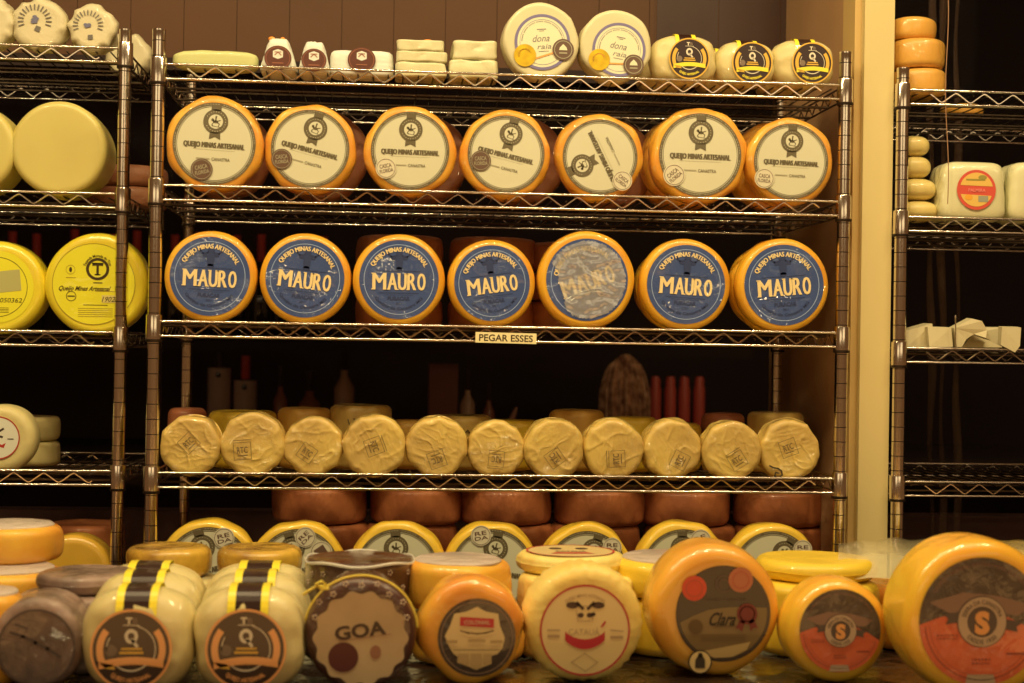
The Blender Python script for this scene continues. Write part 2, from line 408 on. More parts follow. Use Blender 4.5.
row1 = [ # cx, r, rotation, sticker in label units
 (216, 48, -3, (-.29, -.64, 1, 12), 'ribbon label wheel with brown sticker at its lower edge, first on the second shelf'),
 (312, 45.5, -14, (-.72, -.29, 1, 5), 'ribbon label wheel tilted right, brown sticker on its left, beside the leftmost ribbon wheel'),
 (412, 45.7, -1, (-.61, -.47, 0, 12), 'ribbon label wheel with a cream sticker at lower left, third along the second shelf'),
 (508, 45, -13, (-.66, -.2, 1, 3), 'ribbon label wheel tilted right with a brown sticker, in the middle of its row'),
 (602, 44, 117, (.60, -.62, 0, -35), 'ribbon label wheel turned on its side so the text climbs steeply left'),
 (702, 48.7, -1, (-.63, -.50, 0, 40), 'largest ribbon label wheel, leaning on others, right of the sideways one'),
 (793, 44.2, -2, (-.72, -.47, 0, -5), 'ribbon label wheel nearest the right post of the centre rack'),
]
for i, (cx, r, a, st, lb) in enumerate(row1):
    rosette_wheel(lb, cx-1.8, r, -.004+.004*(i % 2), MZ[1], a, [st], 'ribbon label cheeses on the second shelf', seed=i)
GB = 'unlabelled wheels behind the ribbon label cheeses'
for cx, r, Y, lb in [(226, 45, .115, 'bare orange wheel standing behind the gap between first and second ribbon label wheels'),
        (322, 46, .115, 'bare tan wheel standing behind the second ribbon label wheel'), (424, 45, .115, 'bare tan wheel behind the third ribbon label wheel'),
        (521, 45, .115, 'bare tan wheel behind the fourth ribbon label wheel'), (612, 45, .115, 'bare tan wheel behind the sideways ribbon label wheel'),
        (690, 47, .075, 'bare orange wheel pressed behind the largest ribbon label wheel'), (682, 46, .145, 'second bare wheel back behind the largest ribbon label wheel'),
        (775, 44, .085, 'bare orange wheel behind the rightmost ribbon label wheel')]:
    rosette_wheel(lb, cx, r, Y, MZ[1], cx, group=GB, seed=cx % 11, bodyonly=True, rmat=rind_o if cx > 670 else rind_b)

# ------------------------------------------------------------------ blue label cheeses
blue = mat('label_blue', (56, 74, 104), rough=.4, coat=1, crough=.07, cbump=.5, cscale=24, var=.12, vscale=10)
blue_d = mat('label_blue_dark', (42, 52, 76), rough=.5)
blue_l = mat('label_blue_light', (150, 160, 165), rough=.5)
yel_t = mat('label_letters', (232, 196, 118), rough=.45, coat=.5)
film_glare = film_mat('crumpled_film', (236, 226, 196), .50, rough=.14, bump=.5, scale=12)
film_glare.node_tree.nodes['Principled BSDF'].inputs['Metallic'].default_value = .35; film_glare.node_tree.nodes['Principled BSDF'].inputs['Base Color'].default_value = (.72, .74, .78, 1)
def mauro(k, w, h, cx, cy, mi):       # tall condensed letters with small slab feet
    xs_ = [-.5, -.215, -.02, .155, .345]; ws_ = [.26, .185, .165, .170, .155]
    for ch, x0, ww in zip('MAURO', xs_, ws_):
        for q_, d in enumerate((-.012, -.004, .004, .012)): k.text(ch, (ww-.02)*w, h, cx+(x0+ww/2+d)*w, cy, mi, .0, q_*.00012)
        feet = {'M': ((.05, 0), (.95, 0), (.05, 1)), 'A': ((.04, 0), (.96, 0)), 'U': ((.08, 1), (.92, 1)), 'R': ((.10, 0), (.06, 1)), 'O': ()}[ch]
        for fx, fy in feet: xx = cx+(x0+fx*ww)*w; yy = cy+(fy-.5)*(h-.018*w); k.line([(xx-.022*w, yy), (xx+.022*w, yy)], .018*w, mi, .0006)
def blue_label(R):
    a = MB(); k = Ink(a, R, .0008); k.disc(0, 0, 1, 0, 72)
    b = MB(); k = Ink(b, R, .0008+LAY); k.ring(0, 0, .872, .888, 0, n=96)
    c = MB(); k = Ink(c, R, .0008+2*LAY)                     # bull head
    k.poly([(-.10, .62), (.10, .62), (.09, .42), (.07, .26), (-.07, .26), (-.09, .42)], 0); k.disc(0, .27, .085, 0, 16, ry=.05)
    k.line([(-.08, .60), (-.20, .58), (-.27, .64), (-.25, .72)], .035, 0); k.line([(.08, .60), (.20, .58), (.27, .64), (.25, .72)], .035, 0)
    k.disc(-.15, .53, .06, 0, 10, ry=.03); k.disc(.15, .53, .06, 0, 10, ry=.03); k.disc(0, .66, .09, 0, 14, ry=.04)
    k.line([(-.55, .215), (.55, .215)], .012, 0); k.line([(-.5, -.335), (.5, -.335)], .012, 0); k.line([(-.36, -.385), (.36, -.385)], .008, 0)
    d = MB(); k = Ink(d, R, .0008+2*LAY)
    [k.arc('QUEIJO MINAS ARTESANAL', .765, .115, 126, 90+d, mi=0, bold=.0, dz=.0001+d*.0002) for d in (-.5, 0, .5)]; mauro(k, 1.34, .42, 0, -.05, 0)
    k.text('PURACAR', .56, .10, 0, -.47, 1, .04); k.text('2011', .14, .05, 0, -.60, 1, .02)
    k.arc('Queijos de Canastra MG', .73, .07, 105, 270, mi=1, bold=.02, inner=True)
    return a, b, c, d
row2 = [(210, 274, 46, -2, 'blue label wheel with strong glints, beside the left post of the centre rack'),
 (305, 281, 45.5, -6, 'blue label wheel tilted slightly right, second along its row'),
 (399, 281, 46, 0, 'blue label wheel standing level, third along its row'),
 (492, 285, 44, 8, 'smallest blue label wheel, tilted left just above the paper shelf tag'),
 (587, 282, 49, 20, 'wheel whose blue label is hidden under silvery crumpled film, tilted left'),
 (686, 285, 46, -3, 'blue label wheel right of the silvery film covered one'),
 (784, 285, 47, 5, 'rightmost blue label wheel, beside the right post of the centre rack')]
for i, (cx, cy, r, a, lb) in enumerate(row2):
    Y = -.004; p = P(cx, cy, Y); R = r*S(cx, 280, Y)
    root = thing('round_cheese', lb, 'cheese', (p.x, Y, MZ[2]-.0005), 0, 'blue label cheeses on the middle shelf')
    rot = (PI/2, -math.radians(a), 0); loc = (0, 0, R)
    mk('rind', wheel_mb(R, .046, .012, .0008, 20, i+20, keep=R*.87), rind_y, root, loc, rot)
    lr = .86 if i != 4 else .84
    A, B, C, D = blue_label(R*lr)
    l = mk('label', A, blue, root, loc, rot); mk('label_border', B, blue_l, l); mk('bull_head', C, blue_d, l); mk('lettering', D, [yel_t, blue_d], l)
    if i == 4:                                               # loose clear film; wrinkle glare is put into its silvery colour
        f = MB(); n = 56; vs = []; fs = []; idx = {}
        for u in range(n+1):
            for v in range(n+1):
                x, y = (u/n*2-1), (v/n*2-1)
                if x*x+y*y < .93:
                    h = .0006+.0035*abs(nz(x*1.3+y*.6, y*1.6, 0, 2.6, 4))+.0014*abs(nz(x, y, 0, 7, 2))
                    if x > -.72+.2*nz(x, y, 0, 3, 9):
                        idx[(u, v)] = len(vs); vs.append((x*R*lr, y*R*lr, h+.0012))
        for u in range(n):
            for v in range(n):
                q = [(u, v), (u+1, v), (u+1, v+1), (u, v+1)]
                if all(z in idx for z in q): fs.append(tuple(idx[z] for z in q))
        f.add(vs, fs); o = mk('crumpled_film', f, film_glare, root, loc, rot); tag(o, 'silvery crumpled clear film')
        f2 = MB(); k = Ink(f2, R*lr, .0026); k.line([(-.62, -.28), (-.3, -.22), (0, -.24), (.28, -.30)], .022, 0); k.line([(-.6, -.36), (-.3, -.29), (0, -.30), (.3, -.40)], .022, 0)
        mk('film_fold', f2, mat('film_fold', (225, 215, 175), rough=.3), o)
for cx, r, Y, lb in [(681, 44, .058, 'bare yellow wheel behind the blue label wheel next to the film covered one'), (777, 45.5, .056, 'bare yellow wheel behind the rightmost blue label wheel')]:
    rosette_wheel(lb, cx, r, Y, MZ[2], 0, group='unlabelled wheels behind the blue label cheeses', bodyonly=True, rmat=rind_y, seed=cx % 7, lr=.8)

# ------------------------------------------------------------------ flat wheel stacks
aged = mat('rind_red_brown', (146, 82, 38), rough=.5, c2=(110, 56, 24), vscale=14, bump=.6, bscale=45, coat=.3, E=.48)
def flat_mb(R, t, seed, e=.012, amp=.002, **k): return wheel_mb(R, t, e, amp, 18, seed, **k)
def flat(label, x, y, z, R, t, m, group=None, seed=0, e=.012, amp=.002, name='round_cheese', tx=0, ty=0, **k):
    root = thing(name, label, 'cheese', (x, y, z), random.uniform(0, 6), group)
    root.rotation_euler = (tx, ty, root.rotation_euler[2])
    mk('rind', flat_mb(R, t, seed, e, amp, **k), m, root, (0, 0, t)); return root
def flat1(label, x, y, z, R, t, m, group=None, seed=0, e=.012, amp=.002, **k):     # one mesh, nothing to split
    mb = flat_mb(R, t, seed, e, amp, **k); mb.v = [(a, b, c+t) for a, b, c in mb.v]
    return tag(mk('round_cheese', mb, m, None, (x, y, z)), label, 'cheese', group)
words = ['bottom', 'middle', 'top']
protoS = None
Rb = .0865
for k, cx in enumerate((321, 413, 506, 596, 686, 775)):
    p = P(cx, 520, .255)
    for j in range(3):
        nm = ['leftmost', 'second', 'third', 'fourth', 'fifth', 'rightmost'][k]
        flat1(f'red-brown flat wheel, {words[j]} of the {nm} stack on the lowest shelf in view', p.x+(.006 if (j+k) % 2 else -.004)+(.010 if k == 5 and j == 1 else 0), .255, MZ[4]+TOP+.0005+j*.0675, Rb, .066, aged, 'red-brown wheels stacked under the bottom wire shelf', seed=k*3+j)
for k, cx in enumerate((400, 493)):
    p = P(cx, 250, .30)
    for j in range(3):
        flat1(f'dark brown flat wheel, {words[j]} of the stack behind the {["third", "fourth"][k]} blue label wheel', p.x, .30, MZ[2]-.0005+j*.058, .082, .0565, aged, 'dark wheels behind the blue label cheeses', seed=k*3+j+30)
p = P(575, 250, .30)
for j in range(3): flat1(f'dark brown flat wheel, {words[j]} of the stack behind the film covered wheel', p.x-.015, .30, MZ[2]-.0005+j*.056, .075, .0545, aged, 'dark wheels behind the blue label cheeses', seed=j+40)

# ------------------------------------------------------------------ lower row: half hidden ribbon label wheels
row5 = [(208, 49, 15, [(.37, .74, 0, 14, .25, ('RE', 'DA')), (.56, .34, 0, 14, .29, None)], 'half hidden ribbon label wheel with two stickers, leftmost on the lowest shelf'),
 (298, 48, 15, [(.17, .80, 0, 45, .25, ('RE', 'DA')), (.56, .44, 0, 35, .27, None)], 'half hidden ribbon label wheel behind the second white banded cheese from the left'),
 (397, 48, 3, [], 'half hidden ribbon label wheel right behind the dark patterned block'),
 (492, 48, -9, [(-.28, .84, 0, 10, .25, ('RE', 'DA'))], 'half hidden ribbon label wheel with sticker left of its rosette, above the orange cheeses'),
 (587, 47, -18, [(.62, .60, 0, 0, .24, ('RE', 'DA'))], 'half hidden ribbon label wheel above the cow label cheese'),
 (683, 48, 2, [(.42, .74, 0, 20, .26, ('RE', 'DA'))], 'half hidden ribbon label wheel behind the black label wheel'),
 (773, 47, -31, [(.74, .55, 0, 0, .24, ('RE', 'DA'))], 'half hidden ribbon label wheel rightmost on the lowest shelf')]
cr_y = mat('rind_gold', (222, 158, 38), rough=.4, var=.15, vscale=8, bump=.2, bscale=40, coat=.6, cbump=.3, sub=.1, E=.6)
for i, (cx, r, a, st, lb) in enumerate(row5):
    rosette_wheel(lb, cx, r, -.004, MZ[4], a, st, 'half hidden ribbon label cheeses on the lowest shelf', rmat=cr_y, seed=i+50)
# ------------------------------------------------------------------ small film wrapped wheels on the fourth shelf
wrapm = mat('wrapped_cheese', (214, 172, 74), rough=.4, var=.18, vscale=9, coat=1, crough=.10, cbump=1.0, cscale=30, bump=1.0, bscale=22, sub=.1, c2=(190, 148, 68))
print_m = mat('print_brown', (110, 84, 44), rough=.5)
ink_m = mat('print_black', (58, 44, 26), rough=.5)
shade_m = mat('print_smudge', (176, 140, 76), rough=.45, coat=.7, cbump=.8, cscale=40)
def wrapped(label, cx, r, Y, a, seed, sq, group):
    p = P(cx, 445, Y); R = r*S(cx, 445, Y); t = .062
    root = thing('wrapped_cheese', label, 'cheese', (p.x, Y, MZ[3]+TOP+.0005), 0, group)
    rot = (PI/2, -math.radians(a), 0); loc = (0, 0, R)
    mk('wrapped_body', wheel_mb(R, t, .010, .0016, 40, seed, facets=1.6, famp=.0030, seg=110, crease=.0013, inner=26), wrapm, root, loc, rot)
    A = MB(); k = Ink(A, R, .0030, sq[0], sq[1], sq[2]-a)
    q = .27
    k.line([(-q, -q), (q, -q), (q, q), (-q, q), (-q, -q)], .016, 0)
    k.text('RTC', .34, .20, 0, .03, 0, .02); k.line([(-.14, -.15), (.14, -.15)], .03, 0)
    if seed % 2: k.line([(-.26, .34), (.28, .34)], .02, 0)
    mk('printed_mark', A, print_m, root, loc, rot)
    tw = MB()                                               # gathered film along the back edge
    pts = [(R*.985*math.cos(t), R*.985*math.sin(t), -.045+.012*nz(t*2, seed, 0, 1)) for t in [2*PI*i/60 for i in range(61)]]
    tw.tube(pts, .0016, 5); mk('film_gather', tw, wrapm, root, loc, rot)
    return root
row4 = [(189.5, 29.5, (-.05, .12, 45)), (251, 31, (-.30, -.18, 42)), (312, 29, (-.2, -.18, 40)), (373, 30.5, (.0, .02, 42)), (436, 30, (-.0, -.38, -12)),
 (495.5, 28, (.0, -.30, 0)), (554, 29.5, (.0, -.28, -12)), (613, 29.5, (.1, -.30, -8)), (673, 29.5, (.2, -.34, 0)), (732, 29, (.15, -.30, 5)), (790, 30, (-.1, .10, 30))]
r4l = ['film wrapped small wheel beside the left post of the centre rack', 'film wrapped small wheel with pointed top, in front of the pale yellow flat wheel', 'film wrapped small wheel before the orange flat wheel, third in its row',
 'film wrapped small wheel in front of the tall wheel with black scrawls', 'film wrapped small wheel right of the one with a centred diamond mark', 'film wrapped small wheel sixth in its row, its square mark upright',
 'film wrapped small wheel with film bunched at its top, in the middle of the row', 'film wrapped small wheel below the blurred pale draped cloth', 'film wrapped small wheel below the four red bottles', 'film wrapped small wheel second from the right in its row', 'film wrapped small wheel with black swirl at its lower edge, rightmost in its row']
for i, ((cx, r, sq), lb) in enumerate(zip(row4, r4l)):
    w = wrapped(lb, cx+1, r+.6, -.004+.004*(i % 3), i*37 % 360, i, (0, 0, 0), 'film wrapped small wheels on the fourth shelf')
    a = math.radians(-(i*37 % 360)); o = [c for c in w.children if c.name.startswith('printed')][0]
    # the square mark sits where each cheese shows it, independent of how the body is turned
    o.rotation_euler = (PI/2, -math.radians(sq[2]), 0)
    R = r*S(cx, 445, 0); o.location = (sq[0]*R, 0, R+sq[1]*R)
    if i == 10:
        b = MB(); k = Ink(b, R, .0030); k.line([(-.72, -.50), (-.60, -.56), (-.45, -.58), (-.33, -.66), (-.30, -.80), (-.42, -.90), (-.55, -.84), (-.52, -.72), (-.42, -.74)], .05, 0)
        mk('printed_swirl', b, ink_m, w, (0, 0, R), (PI/2, 0, 0))
yf = mat('flat_yellow', (232, 184, 42), rough=.45, coat=.4, var=.1, cbump=.3); of = mat('flat_orange', (216, 160, 60), rough=.45, coat=.4, var=.15, cbump=.3)
bf = mat('flat_brown', (150, 84, 44), rough=.5, coat=.4, var=.2, cbump=.3, E=.6)
back = [ # cx, half width px, top py, material, kind, label
 (187, 19, 402, bf, 0, 'brown flat wheel behind the leftmost film wrapped wheel'),
 (243, 34, 405, yf, 0, 'pale yellow flat wheel behind the second film wrapped wheel'),
 (305, 27, 402, of, 0, 'orange flat wheel behind the third film wrapped wheel'),
 (361, 31, 399, wrapm, 1, 'tall wrapped wheel with black scrawls on its film, behind the fourth wrapped wheel'),
 (411, 21, 414, of, 0, 'low orange flat wheel right of the wheel with black scrawls'),
 (463, 29, 409, wrapm, 1, 'wrapped flat wheel with dark specks, right of the low orange wheel'),
 (516, 24, 414, yf, 0, 'low yellow flat wheel behind the pair in the middle of the fourth shelf'),
 (577, 27, 404, of, 1, 'tan wrapped flat wheel left of the bright yellow one below the draped cloth'),
 (633, 25, 411, yf, 0, 'bright yellow flat wheel just right below the draped cloth'),
 (681, 20, 417, yf, 0, 'low yellow flat wheel below the red bottles'),
 (723, 21, 407, bf, 0, 'brown flat wheel below and right of the red bottles'),
 (776, 28, 406, wrapm, 1, 'wrapped flat wheel with black scrawls behind the rightmost wrapped wheel')]
for i, (cx, hw, top, m, kind, lb) in enumerate(back):
    Y = .20+(.03 if m is bf else 0); p = P(cx, top+6, Y); R = hw*S(cx, 420, Y); h = p.z-(MZ[3]+TOP)
    root = thing('wrapped_cheese' if kind else 'round_cheese', lb, 'cheese', (p.x, Y, MZ[3]+TOP+.0005), 0, 'flat wheels behind the film wrapped wheels')
    mk('rind', wheel_mb(R, h, .013, .0015, 25, i, facets=1.3 if kind else 0, famp=.002), m, root, (0, 0, h))
    if kind and m is wrapm:
        s = MB(); 
        def curve(pts):
            q = [((R+.0022)*math.sin(x/R), -(R+.0022)*math.cos(x/R), z) for x, z in pts]; s.tube(q, .0011, 5)
        z0 = h-.030
        curve([(-.022, z0+.006), (-.018, z0-.006), (-.010, z0-.009), (-.006, z0+.004), (-.012, z0+.007)]); curve([(-.002, z0-.006), (.006, z0+.005), (.012, z0-.004)])
        curve([(.018, z0-.003), (.026, z0-.008), (.034, z0-.002), (.030, z0+.007), (.022, z0+.004), (.020, z0-.004)])
        mk('printed_scrawl', s, ink_m, root)
# ------------------------------------------------------------------ paper tag on the rail
t = thing('shelf_tag', 'small cream paper tag reading PEGAR ESSES clipped to the wire shelf edge', 'tag', P(506, 338, -.0085))
w_ = 61*S(506, 338, 0); h_ = 10.5*S(506, 338, 0)
mk('paper', MB().box((-w_/2, -.001, -h_/2), (w_/2, .001, h_/2)), mat('tag_paper', (232, 206, 130), rough=.5), t, rot=(0, math.radians(.6), 0))
a = MB(); k = Ink(a, 1, .0014); k.text('PEGAR ESSES', w_*.88, h_*.62, 0, 0, 0, .015); mk('lettering', a, mat('ink_dark', (60, 42, 20), rough=.6), t, rot=(PI/2, math.radians(.6), 0))

# ------------------------------------------------------------------ top shelf
def on(cx, py, Y): return P(cx, py, Y)
ZT = MZ[0]+TOP+.0005
white_w = mat('wrapped_white', (226, 204, 134), rough=.4, coat=.8, crough=.12, cbump=.9, cscale=35, bump=.6, bscale=30, E=.98)
paleY = mat('pale_yellow_wrap', (222, 208, 116), rough=.45, coat=.5, cbump=.4, E=1.15)
maroon = mat('label_maroon', (92, 48, 30), rough=.4, coat=.5); paper_c = mat('paper_cream', (225, 210, 165), rough=.5, bump=.3, bscale=40, var=.08, E=.85)
orange_s = mat('orange_mark', (230, 130, 40), rough=.4)
def crumple(amp, s, seed):
    return lambda v, u: (v.x+amp*rdg(u.x, u.y, u.z, s, seed)*u.x, v.y+amp*rdg(u.x, u.y, u.z, s, seed+1)*u.y, v.z*(1+.0)+amp*.5*nz(u.x, u.y, u.z, s, seed+2)*max(0, u.z))
def crumple2(amp, s, seed):
    return lambda v, u: (v.x+amp*nz(v.x, v.y*.5, v.z, s, seed)*1.4, v.y+amp*rdg(v.x, v.y, v.z, s, seed+1)*.8, v.z+amp*nz(v.x, v.y, v.z, s, seed+2))
Y = .03; s = S(216, 58, Y)
o = mk('cheese_stick', MB().blob(42*s, .022, 10*s, 4.5, 16, lambda v, u: (v.x, v.y, v.z*(1-.25*max(0, -u.x)**3)+.0012*nz(u.x*4, u.y, u.z, 2)), 0, (0, 0, 10*s)), paleY, None, (P(216, 58, Y).x, Y, ZT))
tag(o, 'long pale yellow cheese stick lying at the left end of the top shelf', 'cheese')
def wedge_pack(label, cx, wpx, hpx, taper, orange, rlab, lcy, hex_=True, dep=.05):
    Y = .055; s = S(cx, 60, Y-.05); p = P(cx, 60, Y-.05)
    root = thing('cheese_packet', label, 'cheese', (p.x, Y, ZT), 0, 'brown label packets on the top shelf')
    hpx += 4; hh = hpx*s/2; hw = wpx*s/2
    def fn(v, u):
        k = 1-taper*(v.z/hh+1)/2; c = .0016*rdg(u.x, u.y, u.z, 3, cx % 7)
        return (v.x*k+c*u.x, v.y+c*u.y*.3, v.z+c*max(0, u.z))
    mk('wrapper', MB().blob(hw, dep, hh, 7, 14, fn, 0, (0, 0, hh)), paper_c, root)
    A = MB(); k = Ink(A, s, .0012); k.disc(0, 0, rlab, 0, 36, ry=rlab*.92)
    l = mk('label', A, maroon, root, (0, -dep-.0022, hh*2-lcy*s), (PI/2, 0, 0))
    B = MB(); k = Ink(B, s, .0016); k.ring(0, 0, rlab*.86, rlab*.9, 1, ey=.92)
    k.poly([(-5, 1), (0, -1), (5, 1), (5, 7), (0, 9), (-5, 7)], 0); k = Ink(B, s, .002); k.line([(-3, 3), (0, 6), (3, 3)], 1, 1); k.line([(-3, 6), (3, 6)], .8, 1); k.line([(-5, -5), (5, -5)], 1, 1)
    mk('emblem', B, [paper_c, mat('label_copper', (150, 90, 55), rough=.4)], l)
    if orange:
        C = MB().blob(.006, .004, .004, 2, 6, None, 0, (-7*s, -dep+.012, 2*hh-.0005)); C.blob(.004, .003, .003, 2, 6, None, 0, (4*s, -dep+.010, 2*hh-.0005), )
        mk('orange_seal', C, orange_s, root)
wedge_pack('wedge shaped packet with brown round label and orange dab on top', 278, 39, 30, .55, True, 13.5, 21)
wedge_pack('smaller wedge packet with brown round label, between wedge and long bar', 314, 33, 28, .5, False, 12.5, 20)
wedge_pack('long low bar in cream paper with a brown round label wrapped over its top', 361.5, 64, 22, .04, False, 14, 10, dep=.03)
blk = 'white wrapped blocks on the top shelf'
for cx, w0, lays, nm in [(421, 51, ((0, 15), (15, 11), (26, 11)), 'left'), (474, 49, ((0, 19), (19, 19)), 'right')]:
    for j, (b, h) in enumerate(lays):
        Y = .05; s = S(cx, 60, .01); p = P(cx+(1 if j else 0)-(1.5 if j == len(lays)-1 and nm == 'left' else 0), 60, .01)
        wd = (w0-(4 if j == len(lays)-1 else 0))*s/2; hh = h*s/2
        o = mk('wrapped_block', MB().blob(wd, .038, hh*1.02, 11, 22, crumple2(.0020, 38, cx+j), 0, (0, 0, hh)), white_w, None, (p.x, Y, ZT+b*s+.0002*j))
        lv = {('left', 0): 'bottom block of the left pile of three', ('left', 1): 'middle block of the left pile of three', ('left', 2): 'top block of the left pile of three', ('right', 0): 'bottom block of the right pile of two', ('right', 1): 'top block of the right pile of two'}[(nm, j)]
        tag(o, 'white wrapped cheese block, '+lv+' on the top shelf', 'cheese', blk)
        if nm == 'left' and j == 2:
            b2 = MB().blob(.007, .003, .002, 2, 6, None, 0, (.012, -.030, 2*hh)); mk('orange_seal', b2, orange_s, o)
# two pale wheels with the violet ringed label
pale = mat('rind_pale', (226, 202, 134), rough=.45, var=.06, coat=.35, cbump=.5, cscale=20, bump=.3, bscale=30, E=.98)
vio = mat('ring_violet', (116, 102, 116), rough=.45); lab_p = mat('label_pale', (216, 200, 140), rough=.45, coat=.3); grey_i = mat('ink_grey', (128, 112, 90), rough=.5)
gold = mat('gold_pot', (228, 176, 24), rough=.35, var=.35, vscale=60); cop = mat('orange_line', (226, 150, 70), rough=.4)
for i, (cx, r, lx_, ly_, lr, g, b, h, a, lb) in enumerate([
    (541.5, 38, .02, -.04, 28, (-.62, -.50), (.75, -.25), ((-.25, -.60), (.42, -.36)), 5, 'pale wheel with violet ringed label, the taller and left of the two'),
    (616.5, 36, .07, -.12, 27, (-.74, -.40), (.55, -.55), ((-.40, -.52), (.2, -.52)), -9, 'pale wheel with violet ringed label, beside the black label cheeses')]):
    Y = -.004+.004*i; p = P(cx, 44, Y); s = S(cx, 44, Y); R = r*s
    root = thing('round_cheese', lb, 'cheese', (p.x, Y, ZT), .03, 'violet ring label wheels on the top shelf')
    mk('rind', wheel_mb(R, .05, .007, .0012, 20, i, keep=R*.8, facets=1.1, famp=.0025), pale, root, (0, 0, R), (PI/2, 0, 0))
    lc = (lx_*R, 0, R+ly_*R); rot = (PI/2, 0, 0); u = lr*s
    A = MB(); Ink(A, u, .0010).disc(0, 0, 1, 0, 64); l = mk('label', A, lab_p, root, lc, rot)
    B = MB(); k = Ink(B, u, .0014); k.ring(0, 0, .90, 1.0, 0, n=80); k.ring(0, 0, .80, .812, 0, n=80)
    for q in range(70):
        if q % 9: k.ring(0, 0, .72, .755, 1, 180-q*2.6, 180-q*2.6+1.5, n=1)
    mk('label_border', B, [vio, grey_i], l)
    C = MB(); k = Ink(C, u, .0014, 0, 0, a); k.text('dona', .62, .24, -.02, .14, 0, .0, slant=.3); k.text('raia', .50, .17, .08, -.16, 0, .0, slant=.3); k.line([(-.15, .46), (.15, .46)], .03, 0); k.line([(-.08, .40), (.08, .40)], .02, 0); k.line([(-.15, -.33), (.2, -.33)], .02, 0)
    mk('lettering', C, grey_i, l)
    D = MB(); k = Ink(D, u, .0020); k.line([h[0], h[1]], .06, 1); k = Ink(D, u, .0024); k.disc(g[0], g[1], .40, 0, 36); k.ring(g[0], g[1], .2, .24, 1, 20, 200); mk('pot_picture', D, [gold, cop], l)
    E_ = MB(); k = Ink(E_, u, .0030); k.disc(b[0], b[1], .385, 0, 36); k = Ink(E_, u, .0034); k.ring(b[0], b[1], .30, .325, 1); k.poly([(b[0]-.15, b[1]-.02), (b[0]+.15, b[1]-.02), (b[0]+.12, b[1]+.08), (b[0], b[1]+.2), (b[0]-.12, b[1]+.08)], 2)
    k.line([(b[0]-.12, b[1]-.12), (b[0]+.12, b[1]-.12)], .05, 1)
    tag(mk('sticker', E_, [brownp, olive_l, lab_p], root, lc, rot), 'round brown sticker')

# puffy white cheeses with the black round label
puff = mat('puffy_white', (232, 200, 116), rough=.5, var=.08, vscale=6, coat=.7, cbump=1, cscale=22, bump=.7, bscale=18, sub=.1, E=1.0)
blk_l = mat('label_black_brown', (42, 18, 9), rough=.35, coat=.4); yel_p = mat('label_yellow', (236, 200, 40), rough=.4, coat=.4); yel_d = mat('label_amber', (214, 158, 50), rough=.4)
greyb = mat('label_badge', (120, 96, 66), rough=.5); ltb = mat('label_light', (214, 190, 140), rough=.5)
def q_label(u, z=.0):
    A = MB(); Ink(A, u, z).disc(0, 0, 1, 0, 56)
    B = MB(); k = Ink(B, u, z+.0004); k.ring(0, 0, .965, 1.03, 0)
    for sg in (0, 1):
        a0 = 142 if sg == 0 else -22
        k.ring(0, 0, .70, .87, 0, a0, a0+60)
    k.ring(0, 0, .60, .625, 2, -30, 75); k.ring(0, 0, .60, .625, 2, 150, 185)
    C = MB(); k = Ink(C, u, z+.0004); k.ring(0, .34, .085, .17, 0, n=28, ey=1.1); k.line([(.03, .24), (.14, .10)], .08, 0)
    k.text('T', .16, .16, -.06, .74, 0, .06); k.text('B', .12, .14, .10, .74, 1, .03); k.line([(-.2, .62), (.2, .62)], .02, 0)
    k.disc(-.50, -.02, .15, 1, 20); k.line([(-.22, .02), (.25, .02)], .05, 2); k.line([(-.26, -.08), (.28, -.08)], .06, 2)
    k.ring(0, 0, .52, .56, 0, 215, 325); k.arc('QUEIJO ARTESANAL', .78, .11, 75, 270, mi=3, bold=.03, inner=True)
    D = MB(); k = Ink(D, u, z+.0010)
    n = 14; top = []; bot = []
    for i in range(n+1):
        x = -.80+1.62*i/n; y = -.36+.10*math.sin(i/n*PI*1.0)-.04*(1-i/n)
        top.append((x, y+.10)); bot.append((x, y-.10))
    for i in range(n): k.poly([bot[i], bot[i+1], top[i+1], top[i]], 0)
    k.poly([(-.80, -.32), (-.62, -.48), (-.38, -.50), (-.45, -.38)], 1)
    return A, B, C, D
def q_cheese(label, loc, hw, hh, hd, u, group, strap=True, trim=None, lx=0, lz=0, rz=0, seed=0, front=True, name='banded_cheese'):
    root = thing(name, label, 'cheese', loc, rz, group)
    mk('cheese_body', MB().blob(hw, hd, hh, 2.9, 16, crumple(hw*.045, 1.7, seed), 0, (0, 0, hh)), puff, root)
    sw = u*.52
    m = MB(); n = 18; vs = []; fs = []; ws = (-1, -.62, .62, 1)
    for i in range(n+1):                                    # strap follows the outline over the top to the back
        t = PI*(.02+.96*i/n); cy = -hd*1.02*math.copysign(abs(math.cos(t))**(2/2.9), math.cos(t)); cz = hh+hh*1.03*math.sin(t)**(2/2.9)
        for w in ws: vs.append((w*sw, cy, cz+.0014))
    for i in range(n):
        for j in range(3): fs.append((i*4+j, i*4+j+1, i*4+j+5, i*4+j+4))
    for j, f in enumerate(fs): m.add([vs[q] for q in f], [(0, 1, 2, 3)], 1 if j % 3 == 1 else 0)
    if strap: tag(mk('paper_strap', m, [yel_p, blk_l], root), 'dark paper strap with yellow edges')
    if front:
        A, B, C, D = q_label(u); loc2 = (lx, -hd-.0028, hh+lz); rot = (PI/2, 0, 0)
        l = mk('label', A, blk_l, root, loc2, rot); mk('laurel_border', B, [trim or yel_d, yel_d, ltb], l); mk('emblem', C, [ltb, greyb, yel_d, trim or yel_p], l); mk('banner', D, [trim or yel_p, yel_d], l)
    return root
GQ = 'black label puffy cheeses on the top shelf'
